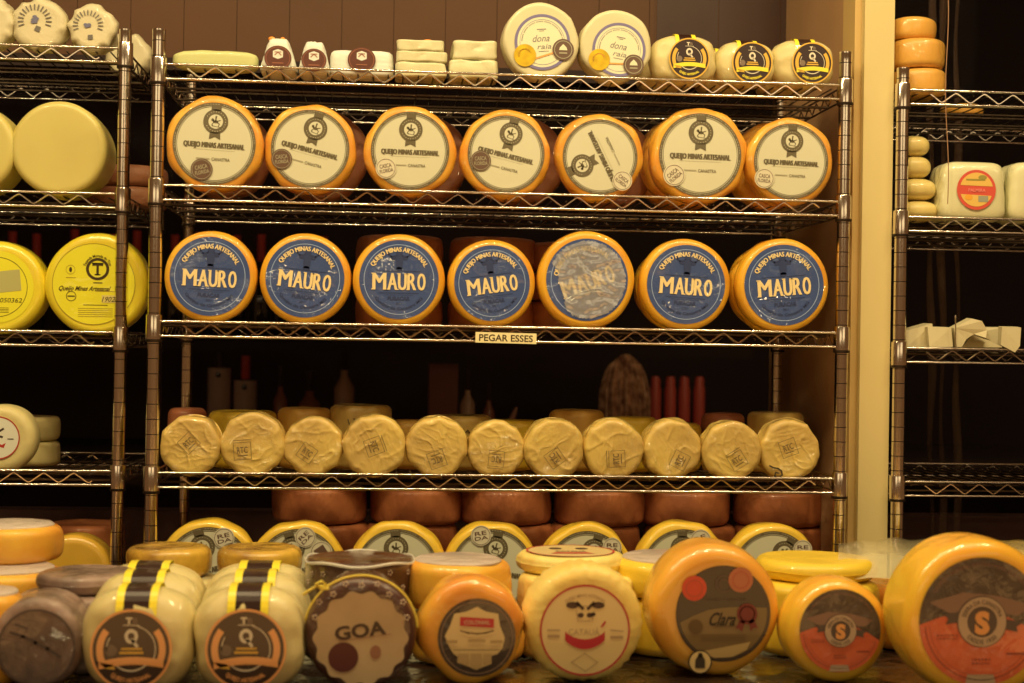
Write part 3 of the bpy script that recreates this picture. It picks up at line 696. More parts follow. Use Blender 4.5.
for i, (cx, w, h, lc, lb) in enumerate([(686, 66, 47, 689, 'puffy white cheese with black round label, next to the violet ring wheels'),
    (748, 60, 43, 752, 'puffy white cheese with black round label and bright banner, middle of its trio'), (806, 63, 46, 812, 'puffy white cheese with black round label nearest the right post')]):
    Y = .035; s = S(cx, 60, .0); p = P(cx, 60, 0)
    q_cheese(lb, (p.x, Y, ZT), w*s/2, h*s/2*1.08, .035, 20*s, GQ, lx=(lc-cx)*s, lz=-.001, seed=i)
for i, (cx, lb) in enumerate([(664, 'unlabelled puffy cheese behind the first black label cheese'), (722, 'unlabelled puffy cheese in the gap behind the first two black label cheeses'), (781, 'unlabelled puffy cheese between the last two black label cheeses, further back')]):
    Y = .125; s = S(cx, 60, Y); p = P(cx, 60, Y)
    q_cheese(lb, (p.x, Y, ZT), 28*s, 23*s, .035, 19*s, 'puffy cheeses behind the black label ones', seed=i+5, front=False)

# ------------------------------------------------------------------ left rack
paper_w = mat('crumpled_paper', (226, 200, 134), rough=.5, var=.1, vscale=9, coat=.5, cbump=1, cscale=30, bump=1.0, bscale=16, E=.98)
ink_b = mat('ink_blue', (104, 96, 100), rough=.5); ink_k = mat('ink_soft', (104, 92, 70), rough=.5)
LT0 = LZ[0]+TOP+.0005
def paper_wheel(label, cx, r, Y, printed, seed):
    p = P(cx, 25, Y); s = S(cx, 25, Y); R = r*s
    root = thing('paper_wrapped_cheese', label, 'cheese', (p.x, Y, LT0), 0, 'paper wrapped cheeses on the left rack')
    mk('paper_wrap', wheel_mb(R, .055, .012, .002, 40, seed, keep=R*.72, facets=1.9, famp=.005, seg=72), paper_w, root, (0, 0, R), (PI/2, 0, 0))
    if printed:
        A = MB(); k = Ink(A, R, .0016, -.12, .08, 0)
        for q in range(15):
            an = math.radians(200-q*15.5); c, sn = math.cos(an), math.sin(an)
            k.line([(c*.44, sn*.44), (c*.62, sn*.62)], .045, 1)
        for q in range(9): k.disc(.18*nz(q*3.1, 0, 0, 1, seed), .02+.22*nz(q*1.7, 5, 0, 1, seed), .09, 0, 10, ry=.06, dz=q*.00004)
        k.poly([(-.02, -.36), (.18, -.44), (.24, -.24), (.06, -.18)] if seed == 1 else [(.0, -.62), (.22, -.60), (.20, -.40), (-.0, -.42)], 1)
        mk('printed_mark', A, [ink_b, ink_k], root, (0, 0, R), (PI/2, 0, 0))
paper_wheel('paper wrapped wheel with blue print, left of the one beside the post', 38, 26, LY, True, 1)
paper_wheel('paper wrapped wheel with blue print, right beside the left rack post', 91, 23.5, LY, True, 2)
paper_wheel('paper wrapped wheel cut off by the left edge on the top left shelf', -14, 26, LY, False, 3)
paper_wheel('crumpled paper wheel seen in the gap between left and centre racks', 127, 22, LY+.24, False, 4)
pale_y = mat('rind_butter', (205, 178, 84), rough=.4, var=.08, vscale=5, coat=.25, cbump=.2, sub=.15)
def big_wheel(label, cx, cy, r, zs, t, m, grp, e=.014, seed=0, Y=LY, amp=.0012, keep=0):
    p = P(cx, cy, Y); R = r*S(cx, cy, Y)
    root = thing('round_cheese', label, 'cheese', (p.x, Y, zs+TOP+.0005), 0, grp)
    mk('rind', wheel_mb(R, t, e, amp, 16, seed, keep=keep*R), m, root, (0, 0, R), (PI/2, 0, 0)); return root, R
gl2 = 'plain butter coloured wheels on the left rack'
big_wheel('plain butter yellow wheel standing beside the left rack post', 58, 149, 47.5, LZ[1], .11, pale_y, gl2, .012, 1)
big_wheel('plain butter yellow wheel cut off by the left picture edge', -32, 150, 46, LZ[1], .11, pale_y, gl2, .012, 2)
bright = mat('rind_bright_yellow', (232, 206, 40), rough=.35, c2=(222, 186, 34), vscale=6, coat=1, crough=.08, cbump=.25, cscale=9, sub=.1)
gl3 = 'bright yellow wheels on the left rack'
root, R = big_wheel('bright yellow wheel with a ringed T emblem, partly behind the rack post', 96, 283, 51, LZ[2], .075, bright, gl3, .014, 3, keep=.8)
u = R/51; A = MB(); Ink(A, u, .0008).disc(-2, 0, 41, 0, 64)
l = mk('label', A, mat('label_bright_yellow', (230, 210, 36), rough=.35, coat=1, crough=.08, cbump=.15, cscale=9), root, (0, 0, R), (PI/2, 0, 0))
blk2 = mat('ink_olive_black', (62, 44, 10), rough=.5); faint = mat('ink_faint', (160, 130, 30), rough=.5)
B = MB(); k = Ink(B, u, .0012); k.ring(-2, 0, 40.2, 40.8, 1, n=80); mk('label_border', B, [blk2, faint], l)
C = MB(); k = Ink(C, u, .0012); k.ring(1.5, 15, 8.6, 11.4, 0, ey=.98, n=40); k.text('T', 9.5, 11.5, 1.5, 15, 0, .03); k.line([(-3.5, 20.6), (6.5, 20.6)], 1.3, 0); k.line([(-.8, 9.4), (3.8, 9.4)], 1.2, 0); k.line([(-3.3, 20.6), (-3.3, 18.4)], .8, 0); k.line([(6.3, 20.6), (6.3, 18.4)], .8, 0); mk('emblem', C, blk2, l)
D = MB(); k = Ink(D, u, .0012); k.arc('Fazenda Morada do Tico', 13.3, 2.8, 150, 90, 1.5, 15, 0, .02); k.line([(-2, 1.2), (6, 1.2)], 1, 0)
k.text('Queijo Minas Artesanal', 50, 4.6, -11, -4.5, 0, .02, slant=.4); k.line([(0, -7.2), (20, -7.2)], .5, 1)
k.disc(-25, 14, 1.4, 0, 12, ry=2.6); k.ring(-25, 14, 4.2, 4.6, 1); k.line([(-29, 6), (-20, 6)], .7, 1); k.ring(-24, -12.5, 4.4, 5, 0, n=30); k.line([(-27, -12.5), (-21, -12.5)], 1.2, 0)
k.scribble(0, -21, 24, 1.6, 0, 1); k.scribble(0, -28.5, 34, 10, 1, 5, th=.25); mk('lettering', D, [blk2, faint], l)
E_ = MB(); k = Ink(E_, u, .0016); k.poly([(6, -18.5), (22, -18.5), (22, -11), (6, -11)], 0); k = Ink(E_, u, .0020); k.text('1902', 12, 5, 13, -15, 1, .0, slant=.3); mk('date_sticker', E_, [mat('sticker_pale', (216, 190, 90), rough=.5), blk2], l)
root, R = big_wheel('bright yellow wheel with a grey paper sticker, cut off by the left edge', -3, 284, 46.5, LZ[2], .075, bright, gl3, .014, 4, keep=.8)
u = R/46.5; A = MB(); Ink(A, u, .0008).disc(0, 0, 36, 0, 64); l = mk('label', A, bpy.data.materials['label_bright_yellow'], root, (0, 0, R), (PI/2, 0, 0))
B = MB(); k = Ink(B, u, .0012); k.ring(0, 0, 29.5, 30, 0, n=70); k.poly([(0, -6), (24, -3), (22, 18), (-3, 15)], 1); k.text('1050362', 24, 4.4, 13, -13, 0, .0, slant=.2); k.scribble(4, -23, 16, 6, 0, 4, th=.25); mk('printed_mark', B, [blk2, mat('sticker_grey', (176, 162, 84), rough=.5)], l)
# left rack fourth shelf
ribm = mat('rind_ribbed', (218, 190, 108), rough=.5, var=.12, vscale=20, bump=.5, bscale=60, coat=.2, sub=.1)
root, R = big_wheel('ribbed pale wheel with red edged label, cut off by the left edge', 0, 435, 34, LZ[3], .06, ribm, None, .016, 5)
u = R/34; redm = mat('label_red', (178, 44, 30), rough=.4)
A = MB(); Ink(A, u, .0012, 0, 0).disc(-2, 1, 21.5, 0, 48); l = mk('label', A, mat('label_white', (222, 208, 158), rough=.4, coat=.4), root, (0, 0, R), (PI/2, 0, 0))
B = MB(); k = Ink(B, u, .0016); k.ring(-2, 1, 20.4, 21.6, 0, n=60); k.poly([(-6, -6), (4, -9), (6, -4), (2, -6), (-4, -3)], 0); k.line([(0, 8), (3, 10)], 2, 1); k.line([(-2, 3), (2, 2)], 2, 1); k.line([(8, 0), (13, 0)], 1, 1); mk('printed_mark', B, [redm, ink_m], l)
for j, (x, hw) in enumerate(((28, 31), (25, 32))):
    s = S(x, 440, .33); o = flat1(f'small ribbed flat wheel, {["upper", "lower"][1-j] if False else ["lower", "upper"][j]} of two behind the red edged label wheel', P(x+(0 if j == 0 else 2), 440, .33).x, .33, LZ[3]+TOP+.0005+j*.0465, hw*s, .045, ribm, 'small ribbed wheels on the left rack', seed=j, e=.010, amp=.001, ribs=40, ramp=.0006)
# left rack lowest shelf
root, R = big_wheel('smooth golden wheel standing on the lowest shelf of the left rack', 72, 568, 39.5, LZ[4], .07, mat('rind_golden', (224, 166, 46), rough=.35, coat=1, crough=.1, cbump=.2, cscale=8, sub=.1), None, .014, 6)
for j, (cx, hw, Y, nb) in enumerate([(86, 38, .34, 2), (18, 36, .36, 2)]):
    for q in range(nb):
        s = S(cx, 520, Y); flat1(f'dark brown flat wheel, {["lower", "upper"][q]} of the {["right", "left"][j]} pair behind the golden wheel', P(cx, 520, Y).x, Y, LZ[4]+TOP+.0005+q*.0705, hw*s, .069, aged, 'dark wheels at the back of the left rack', seed=j*2+q+60)
for q in range(2): flat1(f'tan flat wheel, {["lower", "upper"][q]} of two at the back of the left rack beside the gap', P(128, 190, .40).x, .40, LZ[1]+TOP+.0005+q*.0415, .075, .040, rind_b, 'tan wheels seen between the racks', seed=q+70)

# ------------------------------------------------------------------ right rack
RT = [z+TOP+.0005 for z in RZ]
oc = mat('rind_amber', (214, 150, 54), rough=.4, var=.2, vscale=7, coat=.8, cbump=.4, cscale=16, sub=.1)
for j, (b, h, w, cx) in enumerate([(0, 27, 57, 917), (27, 29, 57, 916), (56, 22, 47, 911)]):
    Y = .055; s = S(cx, 60, Y); k = .96
    flat1(f'amber wheel, {words[j]} of the stack of three on top of the right rack', P(cx, 60, Y).x, Y, RT[0]+b*s+.0005*j, w*s/2, (h-.3)*s, oc, 'amber wheels on the right rack', seed=j+80, e=.012)
flat1('small flat orange cheese to the right of the amber stack', P(962, 80, .25).x, .25, RT[0], .042, .022, oc, None, seed=85, e=.008)
ballm = mat('cheese_ball', (214, 180, 92), rough=.35, var=.08, coat=.6, cbump=.3, cscale=14, sub=.1)
for j, (cx, w, y0, y1) in enumerate([(917, 37, 196, 216), (916, 35, 175.5, 196.5), (914, 29, 155, 175.8), (913, 28, 136, 155.4)]):
    Y = .05; s = S(cx, 170, Y); s *= 1.08; h = (y1-y0)*s; zb = RT[1]+(216-y1)*s
    o = mk('cheese_ball', MB().blob(w*s/2, w*s/2, h/2, 2.4, 12, None, 0, (0, 0, h/2)), ballm, None, (P(cx, 170, Y).x, Y, zb))
    tag(o, f'small yellow cheese ball, {["lowest", "second lowest", "second highest", "highest"][j]} of four stacked by the right rack post', 'cheese', 'stacked cheese balls')
wb = mat('white_block', (228, 208, 136), rough=.4, coat=.9, crough=.1, cbump=.6, cscale=22, bump=.3, bscale=18, E=.98)
red_l = mat('label_bright_red', (206, 76, 50), rough=.4, coat=.4); org_l = mat('label_orange', (222, 170, 70), rough=.4, coat=.4)
for i, (cx, w, h, lb) in enumerate([(976, 66, 61, 'white wrapped block with round red label beside the cheese balls'), (1044, 66, 62, 'white wrapped block with round red label cut off by the right edge')]):
    Y = .045; s = S(cx, 190, 0); root = thing('cheese_block', lb, 'cheese', (P(cx, 190, 0).x, Y, RT[1]), 0, 'white blocks with red labels')
    hw, hh = w*s/2, h*s/2
    mk('wrapper', MB().blob(hw, .045, hh, 6, 16, lambda v, u: (v.x*(1+.06*(-u.z))+.002*rdg(u.x, u.y, u.z, 2, i)*u.x, v.y, v.z), 0, (0, 0, hh)), wb, root)
    lo = (.0, -.0465, hh*1.0+.002); rot = (PI/2, 0, 0); uu = 20*s
    A = MB(); Ink(A, uu, .0005).disc(0, 0, 1, 0, 48); l = mk('label', A, red_l, root, lo, rot)
    B = MB(); k = Ink(B, uu, .0009); k.poly([(.86*math.cos(t), .86*math.sin(t)) for t in [math.radians(12+i_*9) for i_ in range(18)]], 0); k.poly([(.84*math.cos(t), .84*math.sin(t)) for t in [math.radians(196+i_*9) for i_ in range(17)]], 0)
    k = Ink(B, uu, .0013); k.line([(-.5, .5), (.4, .5)], .08, 1); k.disc(-.4, -.38, .2, 2, 18, ry=.14); k.poly([(.1, -.6), (.6, -.6), (.6, -.3), (.1, -.3)], 3); k.text('PALMIRA', .9, .16, .02, -.02, 4, .03); k.disc(.3, .62, .22, 1, 12, ry=.12)
    mk('label_print', B, [org_l, mat('label_leaf', (150, 130, 50), rough=.5), mat('label_amber2', (226, 150, 40), rough=.5), mat('label_grey', (150, 140, 100), rough=.5), mat('label_pinkish', (226, 120, 90), rough=.5)], l)
# folded papers on the third shelf
fold = mat('folded_paper', (196, 172, 112), rough=.6, var=.06, bump=.3, bscale=30)
def paper(label, pts, depth, Y0):
    # folded sheet: front outline pushed back with creased side
    m = MB(); n = len(pts); vs = []
    for dy in (0, depth):
        for i, (x, y) in enumerate(pts):
            p = P(x, y, Y0+(.004*(i % 2))); vs.append((p.x+(.006 if dy else 0), p.y+dy+.004*(i % 3), p.z+(.002 if dy else 0)))
    m.add(vs, [tuple(range(n)), tuple(range(2*n-1, n-1, -1))]+[(i, i+n, (i+1) % n+n, (i+1) % n) for i in range(n)])
    o = mk('folded_paper', m, fold, smooth=False); return tag(o, label, 'paper', 'folded papers on the right rack')
paper('creased sheet of packing paper against the right rack post', [(907, 347), (906, 331), (934, 323.5), (934, 347)], .06, .02)
paper('squarish folded paper left of the thin wire on the right rack', [(929.5, 347), (928.5, 327), (953, 327.5), (953, 347)], .05, .0)
paper('large folded paper with arched top in the middle of the right rack shelf', [(957, 347), (955, 328), (974, 318.5), (982, 321), (988, 330), (993, 340.5), (986, 338), (975, 334), (968, 339), (962, 347)], .04, .0)
paper('tan paper sheet lying behind the arched folded paper', [(962, 347.5), (975, 333), (989, 327.5), (1004, 327.5), (1003, 347.5)], .05, .05)
paper('folded paper whose corner hangs over the shelf edge at right', [(1001, 345), (1003, 327), (1023, 327.5), (1020, 346), (1016, 352.5)], .03, -.012)
m = MB(); m.tube([P(955.5, 350, -.01), P(955.7, 330, -.01), P(955.3, 317, -.01)], .0011, 6); m.blob(.0018, .0018, .003, 2, 5, None, 0, P(955.4, 317, -.01)); tag(mk('wire_pin', m, chrome), 'thin upright wire pin between the folded papers', 'pin')
m = MB(); m.tube([P(947+1.5*math.sin(i*.5), -30+i*13, -.03) for i in range(19)], .0009, 5); tag(mk('glass_streak', m, mat('cord', (150, 104, 60), rough=.5)), 'thin line standing in for a glass streak before the white red label block', 'cord')  # added thread in place of a streak of the glass, no cord there
strip_m = film_mat('clear_strip', (120, 84, 50), .16, rough=.2, bump=.8, scale=10)
for i, cx in enumerate((931, 942, 957)):
    m = MB(); n = 60; vs = []; fs = []
    for q in range(n+1):
        c = P(cx+1.5*math.sin(q*.35+i), -20+q*9.4, .47); wd = .006+.003*math.sin(q*.2+i*2)
        vs += [(c.x-wd, c.y, c.z), (c.x, c.y-.004, c.z), (c.x+wd, c.y, c.z)]
    for q in range(n): fs += [(q*3, q*3+1, q*3+4, q*3+3), (q*3+1, q*3+2, q*3+5, q*3+4)]
    m.add(vs, fs); mo = mk('plastic_strip', m, strip_m); mo.modifiers.new('t', 'SOLIDIFY').thickness = .001
    tag(mo, ['narrow clear hanging plastic strip nearest the pillar', 'narrow clear hanging plastic strip, middle of three', 'narrow clear hanging plastic strip furthest from the pillar'][i], 'strip', 'clear hanging strips by the dark glass')

# ------------------------------------------------------------------ things in the dark room behind
YB = 2.4
struct('trim_4', MB().box((-3.9, YB-.2, -.16), (3.2, YB+.5, -.12)), dark_m)            # back counter
struct('trim_5', MB().box((-3.9, YB-.1, .20), (1.0, YB+.3, .23)), dark_m)              # shelf above it
glassd = mat('bottle_dark', (30, 24, 16), rough=.06, coat=1); lab_b = mat('bottle_label', (128, 100, 74), rough=.6, E=.32); cap_r = mat('capsule_red', (150, 46, 30), rough=.35, E=.4); cap_d = mat('capsule_dark', (60, 40, 26), rough=.3)
def bottle_prof(h, r): return [(.001, h), (r*.36, h), (r*.36, h*.70), (r*.55, h*.66), (r, h*.58), (r, .004), (r*.9, 0), (.001, 0)]
ZB = -.119
def bottle(label, x, y, z, h=.30, r=.037, lab=True, cap=None, group=None, m=None, lh=(.2, .5)):
    root = thing('bottle', label, 'bottle', (x, y, z), 0, group)
    mk('bottle_glass', MB().lathe(bottle_prof(h, r), 20), m or glassd, root)
    mk('capsule', MB().lathe([(.001, h+.001), (r*.40, h+.001), (r*.40, h*.76), (r*.36, h*.75)], 16), cap or cap_d, root)
    if lab:
        l = mk('bottle_label', MB().lathe([(r+.0004, h*lh[1]), (r+.0008, h*lh[1]), (r+.0008, h*lh[0]), (r+.0004, h*lh[0])], 24), lab_b, root)
        mk('label_crest', MB().blob(.009, .002, .009, 2, 5, None, 0, (0, -r-.0006, h*(lh[1]-.07))), glassd, l)
    return root
s5 = S(300, 380, YB)
for cx, cy, lb, cap in [(219.5, 368, 'dark wine bottle with tall pale label seen behind the wire rack', None), (245.5, 380.5, 'dark wine bottle with red capsule and pale label, right of the tall label one', cap_r)]:
    top = P(cx, cy, YB).z; h = .31; z = ZB; hh = top-z        # label top where seen
    bottle(lb, P(cx, cy, YB).x, YB, z, h if cap is None else .30, .036, True, cap, 'labelled wine bottles behind the rack', lh=(.12, hh/(h if cap is None else .30)))
amber = mat('spirit_amber', (110, 60, 34), rough=.2, E=.4); pale_b = mat('bottle_tan', (134, 96, 62), rough=.3, E=.35)
for cx, top, w, m, lb in [(281, 366, 14, amber, 'small amber bottle in the dark, right of the red capsule bottle'), (310, 372, 22, amber, 'squat amber bottle in the dark behind the orange flat wheel'), (345, 344, 20, pale_b, 'tall tan bottle with rounded shoulders in the dark'), (468, 370, 15, pale_b, 'small tan bottle with thin neck beside the brown box'), (489, 384, 12, amber, 'thin dark bottle right of the small tan one')]:
    z = ZB; h = P(cx, top, YB).z-z; bottle(lb, P(cx, top, YB).x, YB, z, h, w*s5/2, False, None, 'spirit bottles in the dark room', m)
p = P(446, 364, YB); o = mk('carton', MB().box((-.055, 0, 0), (.04, .08, p.z-ZB)), mat('carton_brown', (96, 52, 32), rough=.6, E=.35), None, (p.x, YB, ZB), smooth=False); tag(o, 'upright brown carton left of the small tan bottle', 'carton')
redb = mat('red_bottle', (140, 52, 34), rough=.35, E=.33)
for i, cx in enumerate((655.5, 670.5, 684.5, 699.5)):
    h = P(cx, 376, YB).z-ZB; r = 6*s5
    o = mk('red_bottle', MB().lathe([(.001, h), (r*.6, h-.002), (r*.85, h-.014), (r*.8, h-.03), (r, h-.045), (r, .006), (r*.9, 0), (.001, 0)], 20), redb, None, (P(cx, 376, YB).x, YB, ZB))
    tag(o, f'{["leftmost", "second", "third", "rightmost"][i]} of four slim red bottles in the dark behind the rack', 'bottle', 'four slim red bottles')
# draped cloth
cl = MB(); n = 40; mrows = 14; vs = []; fs = []; w0 = 25*s5; zt = P(620, 354, YB).z
for j in range(mrows+1):
    for i in range(n+1):
        a = PI*i/n; v = j/mrows; rr = w0*(.45+.55*min(1, v*2.2)**.6); zz = zt-(zt-ZB-.01)*v**1.3 if j else zt
        vs.append((-rr*math.cos(a), -.06*math.sin(a)*(.3+v)*(1+.25*math.sin(i*1.7)), zz-ZB-.03*abs(math.cos(a))**2*(1-v)))
for j in range(mrows):
    for i in range(n): fs.append((j*(n+1)+i, j*(n+1)+i+1, (j+1)*(n+1)+i+1, (j+1)*(n+1)+i))
cl.add(vs, fs); o = mk('draped_cloth', cl, mat('cloth_straw', (176, 130, 82), rough=.8, c2=(96, 56, 32), vscale=40, E=.42), None, (P(620, 380, YB).x, YB-.1, ZB)); o.modifiers.new('t', 'SOLIDIFY').thickness = .003
tag(o, 'pale straw coloured cloth draped in folds, dimly seen behind the wrapped wheels', 'cloth')
lf = MB().blob(.010, .006, .075, 2, 10, None, 0, (0, 0, 0)); o = mk('wooden_paddle', lf, mat('paddle', (120, 76, 48), rough=.6, E=.35), None, (P(509, 375, YB).x, YB, P(509, 375, YB).z), (0, .38, 0)); tag(o, 'slanting thin wooden paddle in the dark left of the draped cloth', 'paddle')
o.location.z = ZB+.075
# wine bottles along the upper back shelf, red capsules
i = 0
for cx in list(range(6, 350, 21)):
    if 45 < cx % 97 < 60: continue
    jx = cx+3*math.sin(cx); z = .2305; h = .345+.012*math.sin(cx*1.3); x = P(jx, 230, YB).x
    if i == 0: pb = bottle('dark wine bottle with red capsule in the row seen between the cheeses', x, YB+.1, z, .345, .034, False, cap_r, 'red capsule wine bottles on the far shelf')
    else: dup(pb, (x, YB+.1, z), scale=(1, 1, h/.345))
    i += 1
# ------------------------------------------------------------------ foreground counter
ZC = -.206
cw = mat('counter_dark', (34, 15, 7), rough=.4, coat=1, cbump=1, cscale=16, bump=.8, bscale=18, var=.5, vscale=9)
t = thing('display_counter', 'dark glossy display counter under the front row of cheeses', 'counter', (0, -.7, -1.3))
mk('worktop', MB().box((-1.6, -.25, ZC+1.28), (1.6, .52, ZC+1.30)), cw, t, smooth=False)
mk('counter_body', MB().box((-1.55, -.20, 0), (1.55, .48, ZC+1.279)), mat('counter_body', (70, 40, 24), rough=.6), t, smooth=False)
def yfor(row, cx=512):                          # plane where the counter is seen at that picture row
    lo, hi = -1.3, -.1
    for _ in range(40):
        m_ = (lo+hi)/2
        if P(cx, row, m_).z < ZC: hi = m_
        else: lo = m_
    return m_
ZF = ZC+.0006
def stand(name, label, cx, r, Y, t, m, e=.012, group=None, seed=0, keep=0, **k):
    p = P(cx, 620, Y); s = S(cx, 620, Y); R = r*s
    root = thing(name, label, 'cheese', (p.x, Y, ZF), 0, group)
    mk('rind', wheel_mb(R, t, e, k.pop('amp', .0015), k.pop('scale', 18), seed, keep=keep*R, **k), m, root, (0, 0, R), (PI/2, 0, 0)); return root, R, s
RX = (PI/2, 0, 0)
# --- grey speckled wheel at left
greyr = mat('rind_grey', (138, 106, 78), rough=.5, c2=(88, 66, 46), vscale=22, coat=.7, cbump=1, cscale=24, bump=.8, bscale=30, E=.62)
root, R, s = stand('round_cheese', 'dull grey wrapped wheel with dark faded disc label, bottom left corner', 36, 46, yfor(691, 36), .10, greyr, .014, seed=1, keep=.85)
A = MB(); Ink(A, s, .0012).disc(1, -3, 38, 0, 56); l = mk('label', A, mat('label_slate', (104, 78, 56), rough=.5, c2=(74, 56, 40), vscale=35, coat=.7, cbump=.8, cscale=30, E=.62), root, (0, 0, R), RX)
B = MB(); k = Ink(B, s, .0018); k.ring(1, -3, 36.5, 38.2, 0); k.line([(-24, 12), (-12, 8), (0, 2), (12, -4), (24, -12)], 3, 0); k.line([(-20, 20), (-8, 16)], 2, 0); mk('label_print', B, mat('print_slate', (66, 50, 38), rough=.5, E=.62), l)
for j, (cx, b, w, h, Y, lb) in enumerate([(72, 0, 62, .058, -.55, 'grey flat wheel, bottom of the three behind the grey wrapped wheel'), (76, .0585, 56, .036, -.55, 'grey flat wheel in the middle of the pile behind the grey wrapped wheel'), (88, .095, 50, .024, -.53, 'thin grey flat wheel with bluish top, topmost beside the white banded cheese')]):
    s = S(cx, 600, Y); flat1(lb, P(cx, 600, Y).x, Y, ZF+b, w*s, h, greyr, 'grey flat wheels at the left front', seed=j, e=.010)
# --- orange flat wheels, far left
orr = mat('rind_deep_orange', (228, 166, 42), rough=.45, c2=(208, 120, 34), vscale=7, coat=.7, cbump=.6, cscale=16, bump=.4, bscale=24, sub=.15)
gtop = mat('rind_top_grey', (176, 150, 116), rough=.5, coat=.6, cbump=.6, E=.7)
def capped(label, x, y, z, R, t, grp, seed, m=None, tm=None):
    root = thing('round_cheese', label, 'cheese', (x, y, z), 0, grp)
    mk('rind', wheel_mb(R, t, .014, .003, 14, seed, facets=1.2, famp=.003), m or orr, root, (0, 0, t))
    mk('top_disc', MB().lathe([(.001, .0035), (R*.78, .0035), (R*.84, .001), (R*.84, -.001)], 40, fn=lambda a, b, c, d: (a, b, c+.0008*nz(a, b, 0, 40, seed))), tm or gtop, root, (0, 0, t)); return root
GO = 'orange flat wheels at the left front'
for j, (cx, b, hw, h, Y, lb) in enumerate([(8, 0, 60, .055, -.42, 'orange flat wheel, bottom of the far left pile'), (4, .0555, 58, .052, -.44, 'orange flat wheel with grey top, middle of the far left pile'), (12, .108, 48, .050, -.37, 'orange flat wheel with grey top, topmost of the far left pile')]):
    s = S(cx, 580, Y); capped(lb, P(cx, 580, Y).x, Y, ZF+b+.001*j, hw*s, h, GO, j)
s = S(-15, 620, -.62)
for j in range(2): capped(['orange flat wheel under the one with pale top at the left picture edge', 'orange flat wheel with pale top at the left picture edge'][j], P(-16, 620, -.66).x, -.66, ZF+j*.056, 38*s, .055, GO, j+5)
# --- white banded cheeses
GQ2 = 'white banded cheeses on the counter'
for c, (cx, w, lb1) in enumerate([(135, 56, 'left'), (247, 56, 'right')]):
    for j, (Y, top) in enumerate([(-.74, 592), (-.625, 577), (-.515, 568)]):
        s = S(cx, 640, Y); x = P(cx+(0, 6, 10)[j], 640, Y).x; hh = (P(cx, top, Y).z-ZF)/2
        nm = ['front', 'middle', 'rear'][j]
        extra = ['its round black label facing out', 'strap seen across its top', 'mostly hidden behind'][j]
        q_cheese(f'white banded cheese, {nm} of the {lb1} file, {extra}', (x, Y+.044, ZF), w*s*(.96 if j else .98), hh, .044, 40*S(cx, 645, Y-.0)*.98, GQ2, lx=(-.004 if c == 0 else -.001), lz=-.006, seed=c*3+j, front=(j == 0), trim=mat('label_yellow_dimmed', (226, 150, 74), rough=.4, coat=.5))  # banner yellow recoloured to salmon for the dimmer light on the counter
yband = mat('yellow_wrap', (220, 166, 48), rough=.35, coat=.9, cbump=.8, cscale=30, c2=(140, 92, 28), vscale=16)
for c, (cx, lb1) in enumerate([(172, 'left'), (262, 'right')]):
    for j in range(3):
        Y = -.345; s = S(cx, 570, Y)
        flat1(f'flat pale cheese with yellow wrap, {words[j]} of the three behind the {lb1} banded cheeses', P(cx+(0, 4, -3)[j], 570, Y).x, Y, ZF+.043*j, (47, 45, 42)[j]*s, .042, yband if j == 2 else puff, 'yellow wrapped flat cheeses behind the banded ones', seed=c*3+j, e=.012, amp=.003)
# --- goat cheese
darkr = mat('rind_dark_pattern', (74, 38, 22), rough=.35, c2=(66, 34, 22), vscale=20, coat=1, crough=.08, cbump=.7, cscale=28)
dots = mat('pattern_pale', (190, 156, 110), rough=.4, coat=.6); goal = mat('label_kraft', (186, 152, 96), rough=.5, c2=(160, 126, 78), vscale=8, E=.7)
root, R, s = stand('round_cheese', 'dark patterned wheel with kraft label reading GOA, tied with yellow cord', 361, 56.5, yfor(691, 361), .075, darkr, .014, seed=11, keep=.75)
A = MB(); k = Ink(A, s, .0016)
k.poly([((46+1.8*math.cos(14*t))*math.cos(t), (46+1.8*math.cos(14*t))*math.sin(t)-4) for t in [2*PI*i/140 for i in range(140)]], 0); l = mk('label', A, goal, root, (0, 0, R), RX)
B = MB(); k = Ink(B, s, .0021); k.text('GOA', 51, 13.5, 0, 4, 0, .035); mk('lettering', B, mat('ink_goa', (66, 44, 24), rough=.5), l, (0, 0, 0), (0, 0, math.radians(8)))
C = MB(); k = Ink(C, s, .0021); k.disc(-17, -23, 15, 0, 30); k.disc(15, -18, 5.5, 1, 16, ry=7); k.line([(-22, -7), (30, 0)], .7, 1); mk('label_print', C, [mat('blot_maroon', (86, 34, 24), rough=.5), mat('goat_brown', (150, 96, 60), rough=.5)], l)
def flower_dots(n, f, mb, r):
    for i in range(n):
        c = f(i)
        for q in range(5):
            a = q*2*PI/5; mb.blob(r*.5, r*.5, r*.5, 2, 2, None, 0, (c[0]+r*math.cos(a), c[1], c[2]+r*math.sin(a)))
D = MB()
def fr(i):
    a = math.radians(20+i*17.5); rr = R*(.93 if i % 2 else .86); return (rr*math.cos(a), -.0015, rr*math.sin(a))
flower_dots(9, fr, D, .0028); tag(mk('flower_pattern', D, dots, root, (0, 0, R)), 'pale flower dots')
cordm = mat('yellow_cord', (222, 186, 60), rough=.5)
E_ = MB(); E_.tube([(R*1.01*math.cos(t), .012, R*1.01*math.sin(t)) for t in [math.radians(5+i*4.2) for i in range(41)]], .0014, 6)
E_.tube([(-R*.60, .010, R*.80), (-R*.78, -.004, R*.86), (-R*.95, -.006, R*.76), (-R*1.02, -.004, R*.70)], .0018, 6); E_.tube([(-R*.62, .0, R*.86), (-R*.70, -.008, R*.95), (-R*.80, -.006, R*.90), (-R*.70, -.004, R*.80), (-R*.58, 0, R*.80)], .0018, 6)
mk('tied_cord', E_, cordm, root, (0, 0, R))
